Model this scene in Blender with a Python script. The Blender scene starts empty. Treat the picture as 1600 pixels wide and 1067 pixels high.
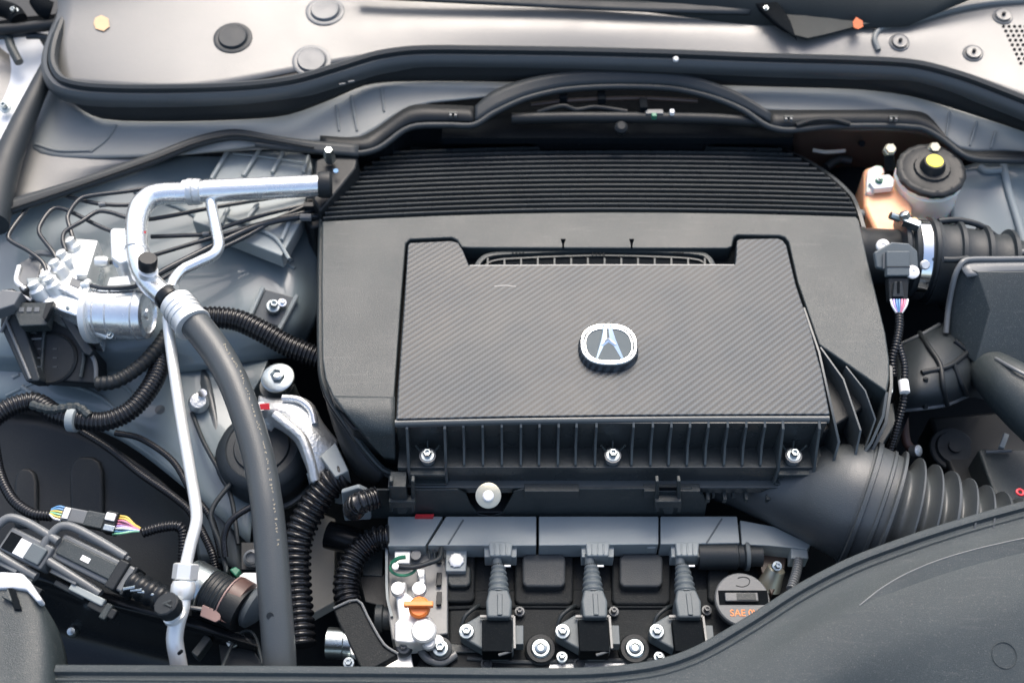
import bpy, bmesh, math, random
from mathutils import Vector, Matrix
from mathutils.bvhtree import BVHTree
random.seed(7)
R = math.radians
sc = bpy.context.scene
# ---------------------------------------------------------------- camera
LENS, PITCH, DIST = 40.0, 52.0, 1.30
FPX = LENS/36*1600
cp, sp = math.cos(R(PITCH)), math.sin(R(PITCH))
CAM = Vector((0, -DIST*cp, DIST*sp))
FWD = Vector((0, cp, -sp)); UP = Vector((0, sp, cp)); RIGHT = Vector((1, 0, 0))
cd = bpy.data.cameras.new('camera'); co = bpy.data.objects.new('camera', cd); sc.collection.objects.link(co)
co.location = CAM; co.rotation_euler = (R(90-PITCH), 0, 0)
cd.lens = LENS; cd.sensor_width = 36; cd.clip_start = .01; cd.clip_end = 200
cd.dof.use_dof = True; cd.dof.focus_distance = 1.24; cd.dof.aperture_fstop = 3.6
sc.camera = co
# ---------------------------------------------------------------- sky, sun, exposure
SUN_EL, SUN_ROT = 56, 8
w = bpy.data.worlds.new('World'); sc.world = w; w.use_nodes = True
nt = w.node_tree; nt.nodes.clear()
sky = nt.nodes.new('ShaderNodeTexSky'); sky.sky_type = 'NISHITA'; sky.sun_disc = False
sky.sun_elevation = R(SUN_EL); sky.sun_rotation = R(SUN_ROT); sky.air_density = 1.0; sky.dust_density = 5; sky.ozone_density = 0.3
bg = nt.nodes.new('ShaderNodeBackground'); bg.inputs[1].default_value = 0.15
wo = nt.nodes.new('ShaderNodeOutputWorld')
nt.links.new(sky.outputs[0], bg.inputs[0]); nt.links.new(bg.outputs[0], wo.inputs[0])
sl = bpy.data.lights.new('sun', 'SUN'); sl.energy = .95; sl.angle = R(34); sl.color = (1, .98, .945)
so = bpy.data.objects.new('sun', sl); sc.collection.objects.link(so)
a, e = R(SUN_ROT), R(SUN_EL)
sdir = Vector((math.sin(a)*math.cos(e), math.cos(a)*math.cos(e), math.sin(e)))
so.rotation_euler = sdir.to_track_quat('Z', 'Y').to_euler(); so.location = (0, -1, 3)
sc.view_settings.view_transform = 'Standard'; sc.view_settings.look = 'None'
sc.view_settings.exposure = 1.18; sc.view_settings.gamma = 1
# ---------------------------------------------------------------- helpers
def ray(px, py):
    return (FWD + RIGHT*((px-800)/FPX) - UP*((py-533.5)/FPX))
def P(px, py, z):                       # z in centimetres
    d = ray(px, py); t = (z/100 - CAM.z)/d.z
    return CAM + d*t
def Q(px, py, y):                       # on a vertical plane y = const (metres)
    d = ray(px, py); t = (y - CAM.y)/d.y
    return CAM + d*t
def mpp(v): return max((v-CAM).dot(FWD), .1)/FPX
def V(p):
    return p.copy() if isinstance(p, Vector) else P(*p)
WOFF = {}
def mat(name, col, rough=.5, metal=0, bump=0, bscale=400, var=.15, vscale=12, rvar=.1, coat=0, spec=.5, dust=.05, sss=0, trans=0):
    m = bpy.data.materials.new(name); m.use_nodes = True; t = m.node_tree; n = t.nodes; L = t.links
    b = n['Principled BSDF']; b.inputs['Metallic'].default_value = metal
    b.inputs['Coat Weight'].default_value = coat; b.inputs['Specular IOR Level'].default_value = spec
    if sss: b.inputs['Subsurface Weight'].default_value = sss; b.inputs['Subsurface Scale'].default_value = .01
    if trans: b.inputs['Transmission Weight'].default_value = trans
    tc = n.new('ShaderNodeTexCoord')
    nz = n.new('ShaderNodeTexNoise'); nz.inputs['Scale'].default_value = vscale; nz.inputs['Detail'].default_value = 8; nz.inputs['Roughness'].default_value = .65
    L.new(tc.outputs['Object'], nz.inputs[0])
    mx = n.new('ShaderNodeMix'); mx.data_type = 'RGBA'
    c = list(col)+[1]
    mx.inputs[6].default_value = [x*(1-var) for x in c[:3]]+[1]; mx.inputs[7].default_value = [min(1, x*(1+var)+.0*var) for x in c[:3]]+[1]
    L.new(nz.outputs[0], mx.inputs[0]); out = mx.outputs[2]
    if dust:
        n2 = n.new('ShaderNodeTexNoise'); n2.inputs['Scale'].default_value = 900; n2.inputs['Detail'].default_value = 2
        L.new(tc.outputs['Object'], n2.inputs[0])
        r2 = n.new('ShaderNodeValToRGB'); r2.color_ramp.elements[0].position = .60; r2.color_ramp.elements[1].position = .75
        L.new(n2.outputs[0], r2.inputs[0])
        ml = n.new('ShaderNodeMath'); ml.operation = 'MULTIPLY'; ml.inputs[1].default_value = dust; L.new(r2.outputs[0], ml.inputs[0])
        m3 = n.new('ShaderNodeMix'); m3.data_type = 'RGBA'; m3.inputs[7].default_value = (.35, .34, .31, 1)
        L.new(out, m3.inputs[6]); L.new(ml.outputs[0], m3.inputs[0]); out = m3.outputs[2]
    if dust >= .1:        # dry water marks and rubbed streaks
        mp = n.new('ShaderNodeMapping'); mp.inputs['Scale'].default_value = (6, 60, 20); mp.inputs['Rotation'].default_value = (0, 0, .6); L.new(tc.outputs['Object'], mp.inputs[0])
        n4 = n.new('ShaderNodeTexNoise'); n4.inputs['Scale'].default_value = 3; n4.inputs['Detail'].default_value = 10; n4.inputs['Roughness'].default_value = .75; L.new(mp.outputs[0], n4.inputs[0])
        r4 = n.new('ShaderNodeValToRGB'); r4.color_ramp.elements[0].position = .56; r4.color_ramp.elements[1].position = .8; L.new(n4.outputs[0], r4.inputs[0])
        m4 = n.new('ShaderNodeMath'); m4.operation = 'MULTIPLY'; m4.inputs[1].default_value = dust*.8; L.new(r4.outputs[0], m4.inputs[0])
        m5 = n.new('ShaderNodeMix'); m5.data_type = 'RGBA'; m5.inputs[7].default_value = (.25, .24, .22, 1)
        L.new(out, m5.inputs[6]); L.new(m4.outputs[0], m5.inputs[0]); out = m5.outputs[2]
    L.new(out, b.inputs['Base Color'])
    mr = n.new('ShaderNodeMapRange'); mr.inputs[3].default_value = max(0.02, rough-rvar); mr.inputs[4].default_value = min(1, rough+rvar)
    nr = n.new('ShaderNodeTexNoise'); nr.inputs['Scale'].default_value = vscale*2.3; nr.inputs['Detail'].default_value = 6
    L.new(tc.outputs['Object'], nr.inputs[0]); L.new(nr.outputs[0], mr.inputs[0]); L.new(mr.outputs[0], b.inputs['Roughness'])
    if bump:
        nb = n.new('ShaderNodeTexNoise'); nb.inputs['Scale'].default_value = bscale; nb.inputs['Detail'].default_value = 3
        L.new(tc.outputs['Object'], nb.inputs[0])
        bp = n.new('ShaderNodeBump'); bp.inputs['Strength'].default_value = bump; bp.inputs['Distance'].default_value = .001
        L.new(nb.outputs[0], bp.inputs['Height']); L.new(bp.outputs[0], b.inputs['Normal'])
    return m
M = {}
M['cover'] = mat('textured black plastic', (.023, .032, .034), .42, bump=.5, bscale=1100, var=.35, rvar=.16, dust=.26, vscale=5)
M['rib'] = mat('satin black plastic', (.032, .037, .038), .28, bump=.1, bscale=700, var=.25)
M['vcover'] = mat('shaded engine black', (.013, .016, .018), .62, spec=.16, bump=.5, bscale=500, var=.4, dust=.12, vscale=10)  # dulled to stand in for shadow falling on the valve cover
M['pad'] = mat('dull grey casting', (.045, .052, .056), .55, spec=.3, bump=.4, bscale=700, var=.2)
M['fin'] = mat('lit plastic edges', (.055, .066, .070), .34, bump=.2, bscale=800, var=.2, rvar=.1)  # lighter than the cover plastic: light caught by edges is in the colour
M['ductrub'] = mat('grey black duct plastic', (.05, .058, .062), .38, bump=.3, bscale=900, var=.2, dust=.1, vscale=8)
M['black'] = mat('black plastic', (.012, .015, .017), .48, spec=.32, bump=.2, bscale=600, var=.3, dust=.05)
M['shroud'] = mat('grained black shroud plastic', (.030, .041, .045), .48, spec=.45, bump=.8, bscale=1500, var=.35, rvar=.14, dust=.26, vscale=5)
M['deep'] = mat('dull black', (.004, .006, .008), .85, spec=.08, bump=.3, bscale=120, var=.4)
M['gloss'] = mat('glossy black', (.008, .010, .012), .24, spec=.25, bump=.06, bscale=300, var=.3)
M['rubber'] = mat('black rubber', (.018, .024, .028), .5, spec=.4, bump=.25, bscale=900, var=.2, dust=.05)
M['hose'] = mat('hose rubber', (.05, .058, .062), .38, bump=.25, bscale=700, var=.15, rvar=.06)
M['loom'] = mat('split loom plastic', (.009, .010, .012), .24, bump=.1, bscale=500, var=.2)
M['cowl'] = mat('cowl plastic', (.145, .145, .135), .36, spec=1.0, bump=.25, bscale=900, var=.1, dust=.12, vscale=6)
M['cowlface'] = mat('grey cowl face plastic', (.165, .18, .178), .45, bump=.2, bscale=900, var=.14, dust=.1, vscale=7)
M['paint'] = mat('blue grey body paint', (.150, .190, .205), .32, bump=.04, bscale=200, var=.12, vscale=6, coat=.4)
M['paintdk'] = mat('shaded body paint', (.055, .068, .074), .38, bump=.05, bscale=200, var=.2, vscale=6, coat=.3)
M['silver'] = mat('silver body paint', (.62, .64, .65), .3, var=.05, coat=.5)
M['alu'] = mat('aluminium', (.84, .86, .86), .26, metal=.85, bump=.18, bscale=220, var=.14, rvar=.14, vscale=25)
M['cast'] = mat('cast aluminium', (.62, .64, .64), .42, metal=.8, bump=.9, bscale=300, var=.2)
M['white'] = mat('bright metal', (.70, .72, .71), .42, metal=.5, bump=.1, bscale=300, var=.06)
M['zinc'] = mat('zinc plated steel', (.44, .49, .49), .3, metal=1, bump=.2, bscale=500, var=.15)
M['brass'] = mat('pale brass', (.55, .53, .42), .4, metal=.8, bump=.2, bscale=300, var=.1)
M['duct'] = mat('grey wiring duct plastic', (.25, .285, .29), .5, bump=.2, bscale=800, var=.12, dust=.06)
M['conn'] = mat('slate connector plastic', (.085, .105, .115), .55, bump=.25, bscale=800, var=.15)
M['grey'] = mat('mid grey plastic', (.12, .13, .135), .32, bump=.2, bscale=800, var=.12)
M['pipe'] = mat('dark coated brake pipe', (.02, .024, .028), .22, var=.2)
M['chrome'] = mat('chrome', (.92, .94, .95), .09, metal=1, var=.02, rvar=.03)
M['badgeback'] = mat('badge back', (.07, .09, .10), .55, spec=.2, var=.05)
M['milk'] = mat('milky plastic', (.92, .80, .70), .4, var=.05, sss=.7)
M['fluid'] = mat('amber stained plastic', (.80, .42, .24), .4, var=.25, vscale=25, sss=.5)
M['yellow'] = mat('yellow sticker', (.80, .66, .03), .5, var=.05)
M['orange'] = mat('orange plastic', (.85, .22, .04), .45, var=.05)
M['orangeprint'] = mat('orange print', (.80, .28, .10), .6, var=.05)
M['green'] = mat('green plastic', (.02, .16, .09), .4, var=.1)
M['red'] = mat('red plastic', (.6, .03, .04), .4, var=.1)
M['brown'] = mat('brown hose clamp', (.10, .055, .045), .45, var=.2)
M['clampface'] = mat('dusty pink brown plastic', (.30, .20, .18), .5, var=.1)
M['tape'] = mat('masking tape', (.70, .47, .27), .8, bump=.3, bscale=300, var=.12, vscale=60)
M['leaf'] = mat('dry orange leaf', (.55, .14, .05), .7, var=.3, vscale=80)
M['print'] = mat('pale hose print', (.30, .27, .20), .7, var=.2, vscale=200)
M['whitedot'] = mat('white plastic', (.8, .8, .78), .5, var=.03)
M['glass'] = mat('dark windscreen glass', (.035, .04, .04), .5, var=.3, spec=.1)  # dark and dulled in place of the open hood's reflection
M['rust'] = mat('brown primed steel', (.05, .032, .024), .45, var=.4, vscale=15)
M['tan'] = mat('pale dusty steel', (.30, .29, .26), .6, var=.25, vscale=20)
M['wire_y'] = mat('yellow wire', (.6, .45, .1), .5); M['wire_p'] = mat('pink wire', (.55, .2, .3), .5)
M['wire_b'] = mat('blue wire', (.1, .25, .45), .5); M['wire_v'] = mat('violet wire', (.4, .3, .6), .4)
M['wire_g'] = mat('green wire', (.2, .5, .3), .4); M['wire_w'] = mat('white wire', (.7, .72, .72), .4)
def carbon():
    m = mat('woven carbon look plastic', (.055, .064, .07), .44, spec=.36, bump=0, var=.1, rvar=.04)
    t = m.node_tree; n = t.nodes; L = t.links; b = n['Principled BSDF']
    tc = n.new('ShaderNodeTexCoord')
    def wave(ang, scale, prof='SIN', dist=0):
        mp = n.new('ShaderNodeMapping'); mp.inputs['Rotation'].default_value = (0, 0, R(ang)); L.new(tc.outputs['Object'], mp.inputs[0])
        wv = n.new('ShaderNodeTexWave'); wv.wave_profile = prof; wv.inputs['Scale'].default_value = scale; wv.inputs['Distortion'].default_value = dist
        L.new(mp.outputs[0], wv.inputs[0]); return wv.outputs['Fac']
    d = wave(-130, 50)             # broad diagonal twill lines
    c = wave(0, 110); c2 = wave(90, 110)    # yarn crossings
    mlt = n.new('ShaderNodeMath'); mlt.operation = 'MULTIPLY'; L.new(c, mlt.inputs[0]); L.new(c2, mlt.inputs[1])
    ad = n.new('ShaderNodeMath'); ad.operation = 'MULTIPLY_ADD'; ad.inputs[1].default_value = .45; L.new(mlt.outputs[0], ad.inputs[0]); L.new(d, ad.inputs[2])
    rp = n.new('ShaderNodeValToRGB'); rp.color_ramp.elements[0].position = .25; rp.color_ramp.elements[1].position = 1.05
    rp.color_ramp.elements[0].color = (.010, .014, .018, 1); rp.color_ramp.elements[1].color = (.040, .050, .058, 1)
    L.new(ad.outputs[0], rp.inputs[0])
    ns = n.new('ShaderNodeTexNoise'); ns.inputs['Scale'].default_value = 5; ns.inputs['Detail'].default_value = 9; ns.inputs['Roughness'].default_value = .7; L.new(tc.outputs['Object'], ns.inputs[0])
    ms_ = n.new('ShaderNodeMapRange'); ms_.inputs[1].default_value = .3; ms_.inputs[2].default_value = .7; ms_.inputs[3].default_value = .7; ms_.inputs[4].default_value = 1.5; L.new(ns.outputs[0], ms_.inputs[0])
    mm = n.new('ShaderNodeVectorMath'); mm.operation = 'SCALE'; L.new(rp.outputs[0], mm.inputs[0]); L.new(ms_.outputs[0], mm.inputs['Scale'])
    L.new(mm.outputs[0], b.inputs['Base Color'])
    m6 = n.new('ShaderNodeMapRange'); m6.inputs[1].default_value = .3; m6.inputs[2].default_value = .7; m6.inputs[3].default_value = .36; m6.inputs[4].default_value = .52; L.new(ns.outputs[0], m6.inputs[0]); L.new(m6.outputs[0], b.inputs['Roughness'])
    bp = n.new('ShaderNodeBump'); bp.inputs['Strength'].default_value = .22; bp.inputs['Distance'].default_value = .001
    L.new(ad.outputs[0], bp.inputs['Height']); L.new(bp.outputs[0], b.inputs['Normal'])
    return m
M['carbon'] = carbon()

def off(parent):
    while parent is not None:
        if parent in WOFF: return WOFF[parent]
        parent = parent.parent
    return Vector((0, 0, 0))
def setp(o, label=None, cat=None, group=None, kind=None):
    if label: o['label'] = label
    if cat: o['category'] = cat
    if group: o['group'] = group
    if kind: o['kind'] = kind
    return o
def sharp(bm, ang=38):
    bm.normal_update(); ca = R(ang)
    for e in bm.edges:
        if len(e.link_faces) == 2 and e.calc_face_angle(0) > ca: e.smooth = False
    for f in bm.faces: f.smooth = True
def fin(name, bm, m, parent=None, bevel=0, seg=2, top=None, recalc=True):
    """link a world-space bmesh as one object; top = dict(label=..., cat=...) when top-level"""
    if recalc: bmesh.ops.recalc_face_normals(bm, faces=bm.faces)
    sharp(bm)
    if parent is not None: o_ = off(parent)
    else:
        xs = [v.co for v in bm.verts]
        mn = Vector([min(c[i] for c in xs) for i in range(3)]); mxx = Vector([max(c[i] for c in xs) for i in range(3)])
        o_ = Vector(((mn.x+mxx.x)/2, (mn.y+mxx.y)/2, mn.z))
    for v in bm.verts: v.co -= o_
    me = bpy.data.meshes.new(name); bm.to_mesh(me); bm.free(); me.materials.append(M[m] if isinstance(m, str) else m)
    o = bpy.data.objects.new(name, me); sc.collection.objects.link(o)
    if parent is not None: o.parent = parent
    else: o.location = o_; WOFF[o] = o_
    if bevel:
        b = o.modifiers.new('bevel', 'BEVEL'); b.width = bevel; b.segments = seg; b.limit_method = 'ANGLE'; b.angle_limit = R(35); b.harden_normals = True
    if top: setp(o, **top)
    return o
def thing(name, label, cat, at, group=None, kind=None):
    o = bpy.data.objects.new(name, None); sc.collection.objects.link(o); o.empty_display_size = .02
    v = V(at); o.location = v; WOFF[o] = v.copy(); setp(o, label, cat, group, kind); return o
# --- spline
def crom(pts, sub):
    n = len(pts)
    if n < 3 or sub <= 1: 
        if sub<=1: return [Vector(p) for p in pts]
        out=[]
        for i in range(n-1):
            for k in range(sub): out.append(Vector(pts[i]).lerp(Vector(pts[i+1]), k/sub))
        return out+[Vector(pts[-1])]
    out = []
    for i in range(n-1):
        p1, p2 = Vector(pts[i]), Vector(pts[i+1])
        p0 = Vector(pts[i-1]) if i else p1*2-p2
        p3 = Vector(pts[i+2]) if i < n-2 else p2*2-p1
        # centripetal-ish: limit tangents by segment length
        l = (p2-p1).length; 
        m1 = (p2-p0); m2 = (p3-p1)
        if m1.length > 1e-9: m1 = m1.normalized()*l*.9
        if m2.length > 1e-9: m2 = m2.normalized()*l*.9
        for k in range(sub):
            t = k/sub; t2 = t*t; t3 = t2*t
            out.append(p1*(2*t3-3*t2+1)+m1*(t3-2*t2+t)+p2*(-2*t3+3*t2)+m2*(t3-t2))
    return out+[Vector(pts[-1])]
def resample(pts, step):
    L = [0]
    for a_, b_ in zip(pts, pts[1:]): L.append(L[-1]+(b_-a_).length)
    n = max(2, int(round(L[-1]/step))+1); out = []; j = 0
    for i in range(n):
        s = L[-1]*i/(n-1)
        while j < len(L)-2 and L[j+1] < s: j += 1
        d = L[j+1]-L[j]; out.append(pts[j].lerp(pts[j+1], (s-L[j])/d if d > 1e-12 else 0))
    return out, L[-1]
def frames(pts):
    T = []
    for i in range(len(pts)):
        t = pts[min(i+1, len(pts)-1)]-pts[max(i-1, 0)]
        T.append(t.normalized() if t.length > 1e-12 else Vector((1, 0, 0)))
    u = T[0].cross(Vector((0, 0, 1)))
    if u.length < .1: u = T[0].cross(Vector((0, 1, 0)))
    u.normalize(); F = []
    for t in T:
        u = (u - t*u.dot(t)); u.normalize(); F.append((t, u, t.cross(u)))
    return F
def tube_bm(pts, r, n=12, sub=8, step=None, corr=None, cap=True, bm=None, square=False):
    """pts [(px,py,z)|Vector]; r px radius or list of; corr=(pitch_px, amp_px)"""
    W = [V(p) for p in pts]; ms = sum(mpp(v) for v in W)/len(W)
    if isinstance(r, (list, tuple)): rs = [x*mpp(v) for x, v in zip(r, W)]
    else: rs = [r*ms]*len(W)
    # carry radius along
    C = crom(W, sub); RR = []
    for i in range(len(W)-1):
        for k in range(sub): RR.append(rs[i]+(rs[i+1]-rs[i])*k/sub)
    RR.append(rs[-1])
    if len(RR) != len(C): RR = [rs[0]]*len(C)
    if corr:
        pitch = corr[0]*ms; C2, tot = resample(C, pitch/6)
        RR = [RR[min(len(RR)-1, int(i/(len(C2)-1)*(len(RR)-1)))] for i in range(len(C2))]
        k = [0, .7, 1, 1, .7, 0]
        RR = [q+corr[1]*ms*(k[i % 6]-.6) for i, q in enumerate(RR)]; C = C2
    bm = bm or bmesh.new(); F = frames(C); rings = []
    for c, q, (t, u, v) in zip(C, RR, F):
        rings.append([bm.verts.new(c+(u*math.cos(2*math.pi*j/n+ (math.pi/4 if square else 0))+v*math.sin(2*math.pi*j/n+(math.pi/4 if square else 0)))*q) for j in range(n)])
    for a_, b_ in zip(rings, rings[1:]):
        for j in range(n): bm.faces.new((a_[j], a_[(j+1) % n], b_[(j+1) % n], b_[j]))
    if cap: bm.faces.new(rings[0][::-1]); bm.faces.new(rings[-1])
    return bm
def tube(name, pts, r, m, parent=None, top=None, **k):
    return fin(name, tube_bm(pts, r, **k), m, parent, top=top)
def prism_bm(poly, z0, z1, bm=None):
    """poly [(px,py) or (px,py,z)] seen at top height z0, drops straight down to z1 (cm)"""
    bm = bm or bmesh.new()
    T = [P(p[0], p[1], p[2] if len(p) > 2 else z0) for p in poly]
    a_ = [bm.verts.new(v) for v in T]; b_ = [bm.verts.new((v.x, v.y, z1/100)) for v in T]
    bm.faces.new(a_); bm.faces.new(b_[::-1]); n = len(a_)
    for i in range(n): bm.faces.new((a_[i], b_[i], b_[(i+1) % n], a_[(i+1) % n]))
    return bm
def prism(name, poly, z0, z1, m, parent=None, bevel=.0015, top=None, seg=2):
    return fin(name, prism_bm(poly, z0, z1), m, parent, bevel, seg, top=top)
def vprism_bm(poly, y, depth, bm=None):
    """poly in px seen on the vertical plane y; goes back by depth (m)"""
    bm = bm or bmesh.new()
    T = [Q(p[0], p[1], y) for p in poly]
    a_ = [bm.verts.new(v) for v in T]; b_ = [bm.verts.new((v.x, v.y+depth, v.z)) for v in T]
    bm.faces.new(a_); bm.faces.new(b_[::-1]); n = len(a_)
    for i in range(n): bm.faces.new((a_[i], b_[i], b_[(i+1) % n], a_[(i+1) % n]))
    return bm
def vprism(name, poly, y, depth, m, parent=None, bevel=.0012, top=None):
    return fin(name, vprism_bm(poly, y, depth), m, parent, bevel, top=top)
def pprism(name, poly, origin, normal, depth, m, parent=None, bevel=.001, top=None):
    """poly in px seen on an inclined plane through origin with normal; extruded by -normal*depth"""
    o_ = V(origin); n_ = Vector(normal).normalized(); bm = bmesh.new(); T = []
    for p in poly:
        d = ray(p[0], p[1]); t = (o_-CAM).dot(n_)/d.dot(n_); T.append(CAM+d*t)
    a_ = [bm.verts.new(v) for v in T]; b_ = [bm.verts.new(v-n_*depth) for v in T]
    bm.faces.new(a_); bm.faces.new(b_[::-1]); n = len(a_)
    for i in range(n): bm.faces.new((a_[i], b_[i], b_[(i+1) % n], a_[(i+1) % n]))
    return fin(name, bm, m, parent, bevel, top=top)
def sheet_pts(rows, sx, sy):
    G = [crom([V(p) for p in r_], sx) for r_ in rows]
    cols = [crom([g[i] for g in G], sy) for i in range(len(G[0]))]
    return [[cols[i][j] for i in range(len(cols))] for j in range(len(cols[0]))]
def sheet(name, rows, m, parent=None, thick=.003, sx=6, sy=5, top=None, fn=None):
    G = sheet_pts(rows, sx, sy); bm = bmesh.new()
    if fn:
        for j, g in enumerate(G):
            for i, v in enumerate(g): v += fn(i/(len(g)-1), j/(len(G)-1), v)
    VV = [[bm.verts.new(v) for v in g] for g in G]
    for a_, b_ in zip(VV, VV[1:]):
        for i in range(len(a_)-1): bm.faces.new((a_[i], a_[i+1], b_[i+1], b_[i]))
    bm.normal_update()
    s = sum((f.normal.dot(-FWD) for f in bm.faces))
    if s < 0: bmesh.ops.reverse_faces(bm, faces=bm.faces)
    bvh = BVHTree.FromBMesh(bm)
    o = fin(name, bm, m, parent, top=top, recalc=False)
    if thick:
        sm = o.modifiers.new('solid', 'SOLIDIFY'); sm.thickness = thick; sm.offset = -1
    return o, bvh
def hit(bvh, px, py, lift=0):
    d = ray(px, py).normalized(); r_ = bvh.ray_cast(CAM, d)
    if r_[0] is None: return None, None
    nn = r_[1] if r_[1].dot(d) < 0 else -r_[1]
    return r_[0]+nn*lift, nn
def lathe_bm(c, axis, prof, n=28, bm=None, lobes=None):
    """prof [(r_px,h_px)] from bottom to top along axis, scaled at c; closed with caps"""
    c = V(c); s = mpp(c); ax = Vector(axis).normalized()
    u = ax.cross(Vector((0, 1, 0)));
    if u.length < .1: u = ax.cross(Vector((1, 0, 0)))
    u.normalize(); v = ax.cross(u); bm = bm or bmesh.new(); rings = []
    for (r_, h) in prof:
        rr = []
        for j in range(n):
            q = r_
            if lobes: q = r_*(1+lobes[1]*(1 if math.cos(lobes[0]*2*math.pi*j/n) > .2 else 0))
            th = 2*math.pi*j/n
            rr.append(bm.verts.new(c+ax*h*s+(u*math.cos(th)+v*math.sin(th))*max(q, .001)*s))
        rings.append(rr)
    for a_, b_ in zip(rings, rings[1:]):
        for j in range(n): bm.faces.new((a_[j], a_[(j+1) % n], b_[(j+1) % n], b_[j]))
    bm.faces.new(rings[0][::-1]); bm.faces.new(rings[-1]); return bm
def lathe(name, c, axis, prof, m, parent=None, top=None, n=28, lobes=None):
    return fin(name, lathe_bm(c, axis, prof, n, lobes=lobes), m, parent, top=top)
def sweep_bm(path, prof, sub=6, bm=None, closed=True, side=1):
    """prof [(u,v)] in px: u = horizontal to the right-hand side of path (toward viewer for left->right), v = up"""
    W = [V(p) for p in path]; C = crom(W, sub); bm = bm or bmesh.new(); rings = []
    for i, c in enumerate(C):
        t = C[min(i+1, len(C)-1)]-C[max(i-1, 0)]; t.z = 0; t.normalize()
        u = Vector((t.y, -t.x, 0))*side; s = mpp(c)
        rings.append([bm.verts.new(c+u*a_*s+Vector((0, 0, b_*s))) for a_, b_ in prof])
    n = len(prof)
    for a_, b_ in zip(rings, rings[1:]):
        for j in range(n if closed else n-1): bm.faces.new((a_[j], a_[(j+1) % n], b_[(j+1) % n], b_[j]))
    if closed: bm.faces.new(rings[0][::-1]); bm.faces.new(rings[-1])
    return bm
def sweep(name, path, prof, m, parent=None, top=None, sub=6, side=1, bevel=0):
    return fin(name, sweep_bm(path, prof, sub, side=side), m, parent, bevel, top=top)
def box_bm(c, size, rot=(0, 0, 0), bm=None):
    """size in px at c (x, y, z)"""
    c = V(c); s = mpp(c); bm = bm or bmesh.new()
    from mathutils import Euler
    mt = Matrix.Translation(c) @ Euler([R(q) for q in rot]).to_matrix().to_4x4() @ Matrix.Diagonal((size[0]*s, size[1]*s, size[2]*s, 1))
    bmesh.ops.create_cube(bm, size=1, matrix=mt); return bm
def box(name, c, size, m, parent=None, rot=(0, 0, 0), bevel=.001, top=None):
    return fin(name, box_bm(c, size, rot), m, parent, bevel, top=top)
def bolt_bm(c, r, axis, h=.8):
    bm = lathe_bm(c, axis, [(r, -r*.4), (r, r*.12), (r*.92, r*.2), (r*.62, r*.22)], 24)
    lathe_bm(c, axis, [(r*.62, r*.1), (r*.62, r*(.2+h*.75)), (r*.52, r*(.2+h)), (r*.34, r*(.2+h)), (r*.30, r*(.2+h*.6))], 6, bm)
    return bm
def bolt(c, r, axis=(0, -.25, 1), parent=None, m='zinc', name='bolt', top=None, h=.8):
    return fin(name, bolt_bm(c, r, axis, h), m, parent, top=top)
def dup(root, dx, dy=0, dz=0, label=None, group=None):
    r_ = root.copy(); sc.collection.objects.link(r_); r_.location = root.location+Vector((dx, dy, dz))
    WOFF[r_] = r_.location.copy()
    if label: r_['label'] = label
    if group: r_['group'] = group
    for ch in list(root.children):
        c = ch.copy(); sc.collection.objects.link(c); c.parent = r_
        for g in ch.children:
            d = g.copy(); sc.collection.objects.link(d); d.parent = c
    return r_
def lerp_tab(tab, x):
    for (a0, b0), (a1, b1) in zip(tab, tab[1:]):
        if x <= a1: return b0+(b1-b0)*max(0, (x-a0)/(a1-a0))
    return tab[-1][1]

def PL(origin, normal, px, py, lift=0):
    o_ = V(origin); n_ = Vector(normal).normalized(); d = ray(px, py); t = (o_-CAM).dot(n_)/d.dot(n_); return CAM+d*t+n_*lift
# ================================================================ ENGINE COVER
YF = P(800, 655, 0).y
cov = thing('engine_cover', 'large black engine cover with ribbed rear, carbon look panel and chrome badge', 'engine cover', (930, 500, -8))
LT = [(222, 690), (228, 640), (240, 600), (265, 560), (295, 530), (318, 511), (345, 503), (400, 502)]
RT = [(218, 1190), (224, 1205), (240, 1243), (270, 1292), (300, 1325), (322, 1337), (345, 1343)]
def arch(x, yc):                       # image line across the ribbed part
    if x < 960: return yc+14*((960-x)/450)**2
    return yc+7*((x-960)/380)**2
def zr(yc): return -((max(0, 330-yc))/105)**1.4*4.2
left = [(503, 345), (502, 450), (503, 560), (508, 592), (520, 620)]
inner = [(616, 622), (626, 480), (634, 380), (640, 374), (706, 371), (714, 375), (721, 386), (734, 387), (1136, 388), (1144, 385), (1147, 371), (1152, 367),
         (1218, 368), (1227, 371), (1232, 378), (1246, 440), (1280, 538)]
right = [(1386, 612), (1390, 590), (1390, 562), (1384, 520), (1372, 470), (1356, 405), (1343, 345)]
topl = [(x, arch(x, 331)) for x in (1338, 1250, 1150, 1050, 960, 870, 780, 690, 600, 540, 510)]
# inverted U frame (stops short of ribbed part)
fr = prism('frame', left[::-1][::-1] + inner + right + topl, 0, -4.5, 'cover', cov, bevel=.0022, seg=3)
# shoulder / lower case under the frame (double flange line at lower left)
sheet('front_corner', [[(520, 619, -.02), (550, 619, -.02), (617, 619, -.02)], [(536, 642, -.25), (565, 642, -.12), (617, 642, -.12)], [(558, 670, -1.4), (585, 670, -1.0), (617, 670, -1.0)], [(580, 695, -3.1), (598, 695, -3.0), (617, 695, -3.0)], [(600, 716, -4.9), (608, 717, -4.9), (617, 718, -4.9)]], 'cover', cov, thick=.012, sx=5, sy=5)
flg = [(501, 345, -1.6), (499, 450, -1.6), (500, 570, -1.6), (505, 600, -1.7), (518, 630, -2.2), (543, 666, -3.6), (570, 702, -5.4), (598, 733, -7.2), (622, 744, -7.9)]
sweep('flange', flg, [(-5, -3), (-5, 2), (0, 3), (2.5, 1), (2.5, -3)], 'cover', cov, side=1)
sweep('flange', [(x-1, y+4, z-.9) for x, y, z in flg], [(-8, -4), (-8, 2), (1, 2), (3, 0), (3, -4)], 'black', cov, side=1)
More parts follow.
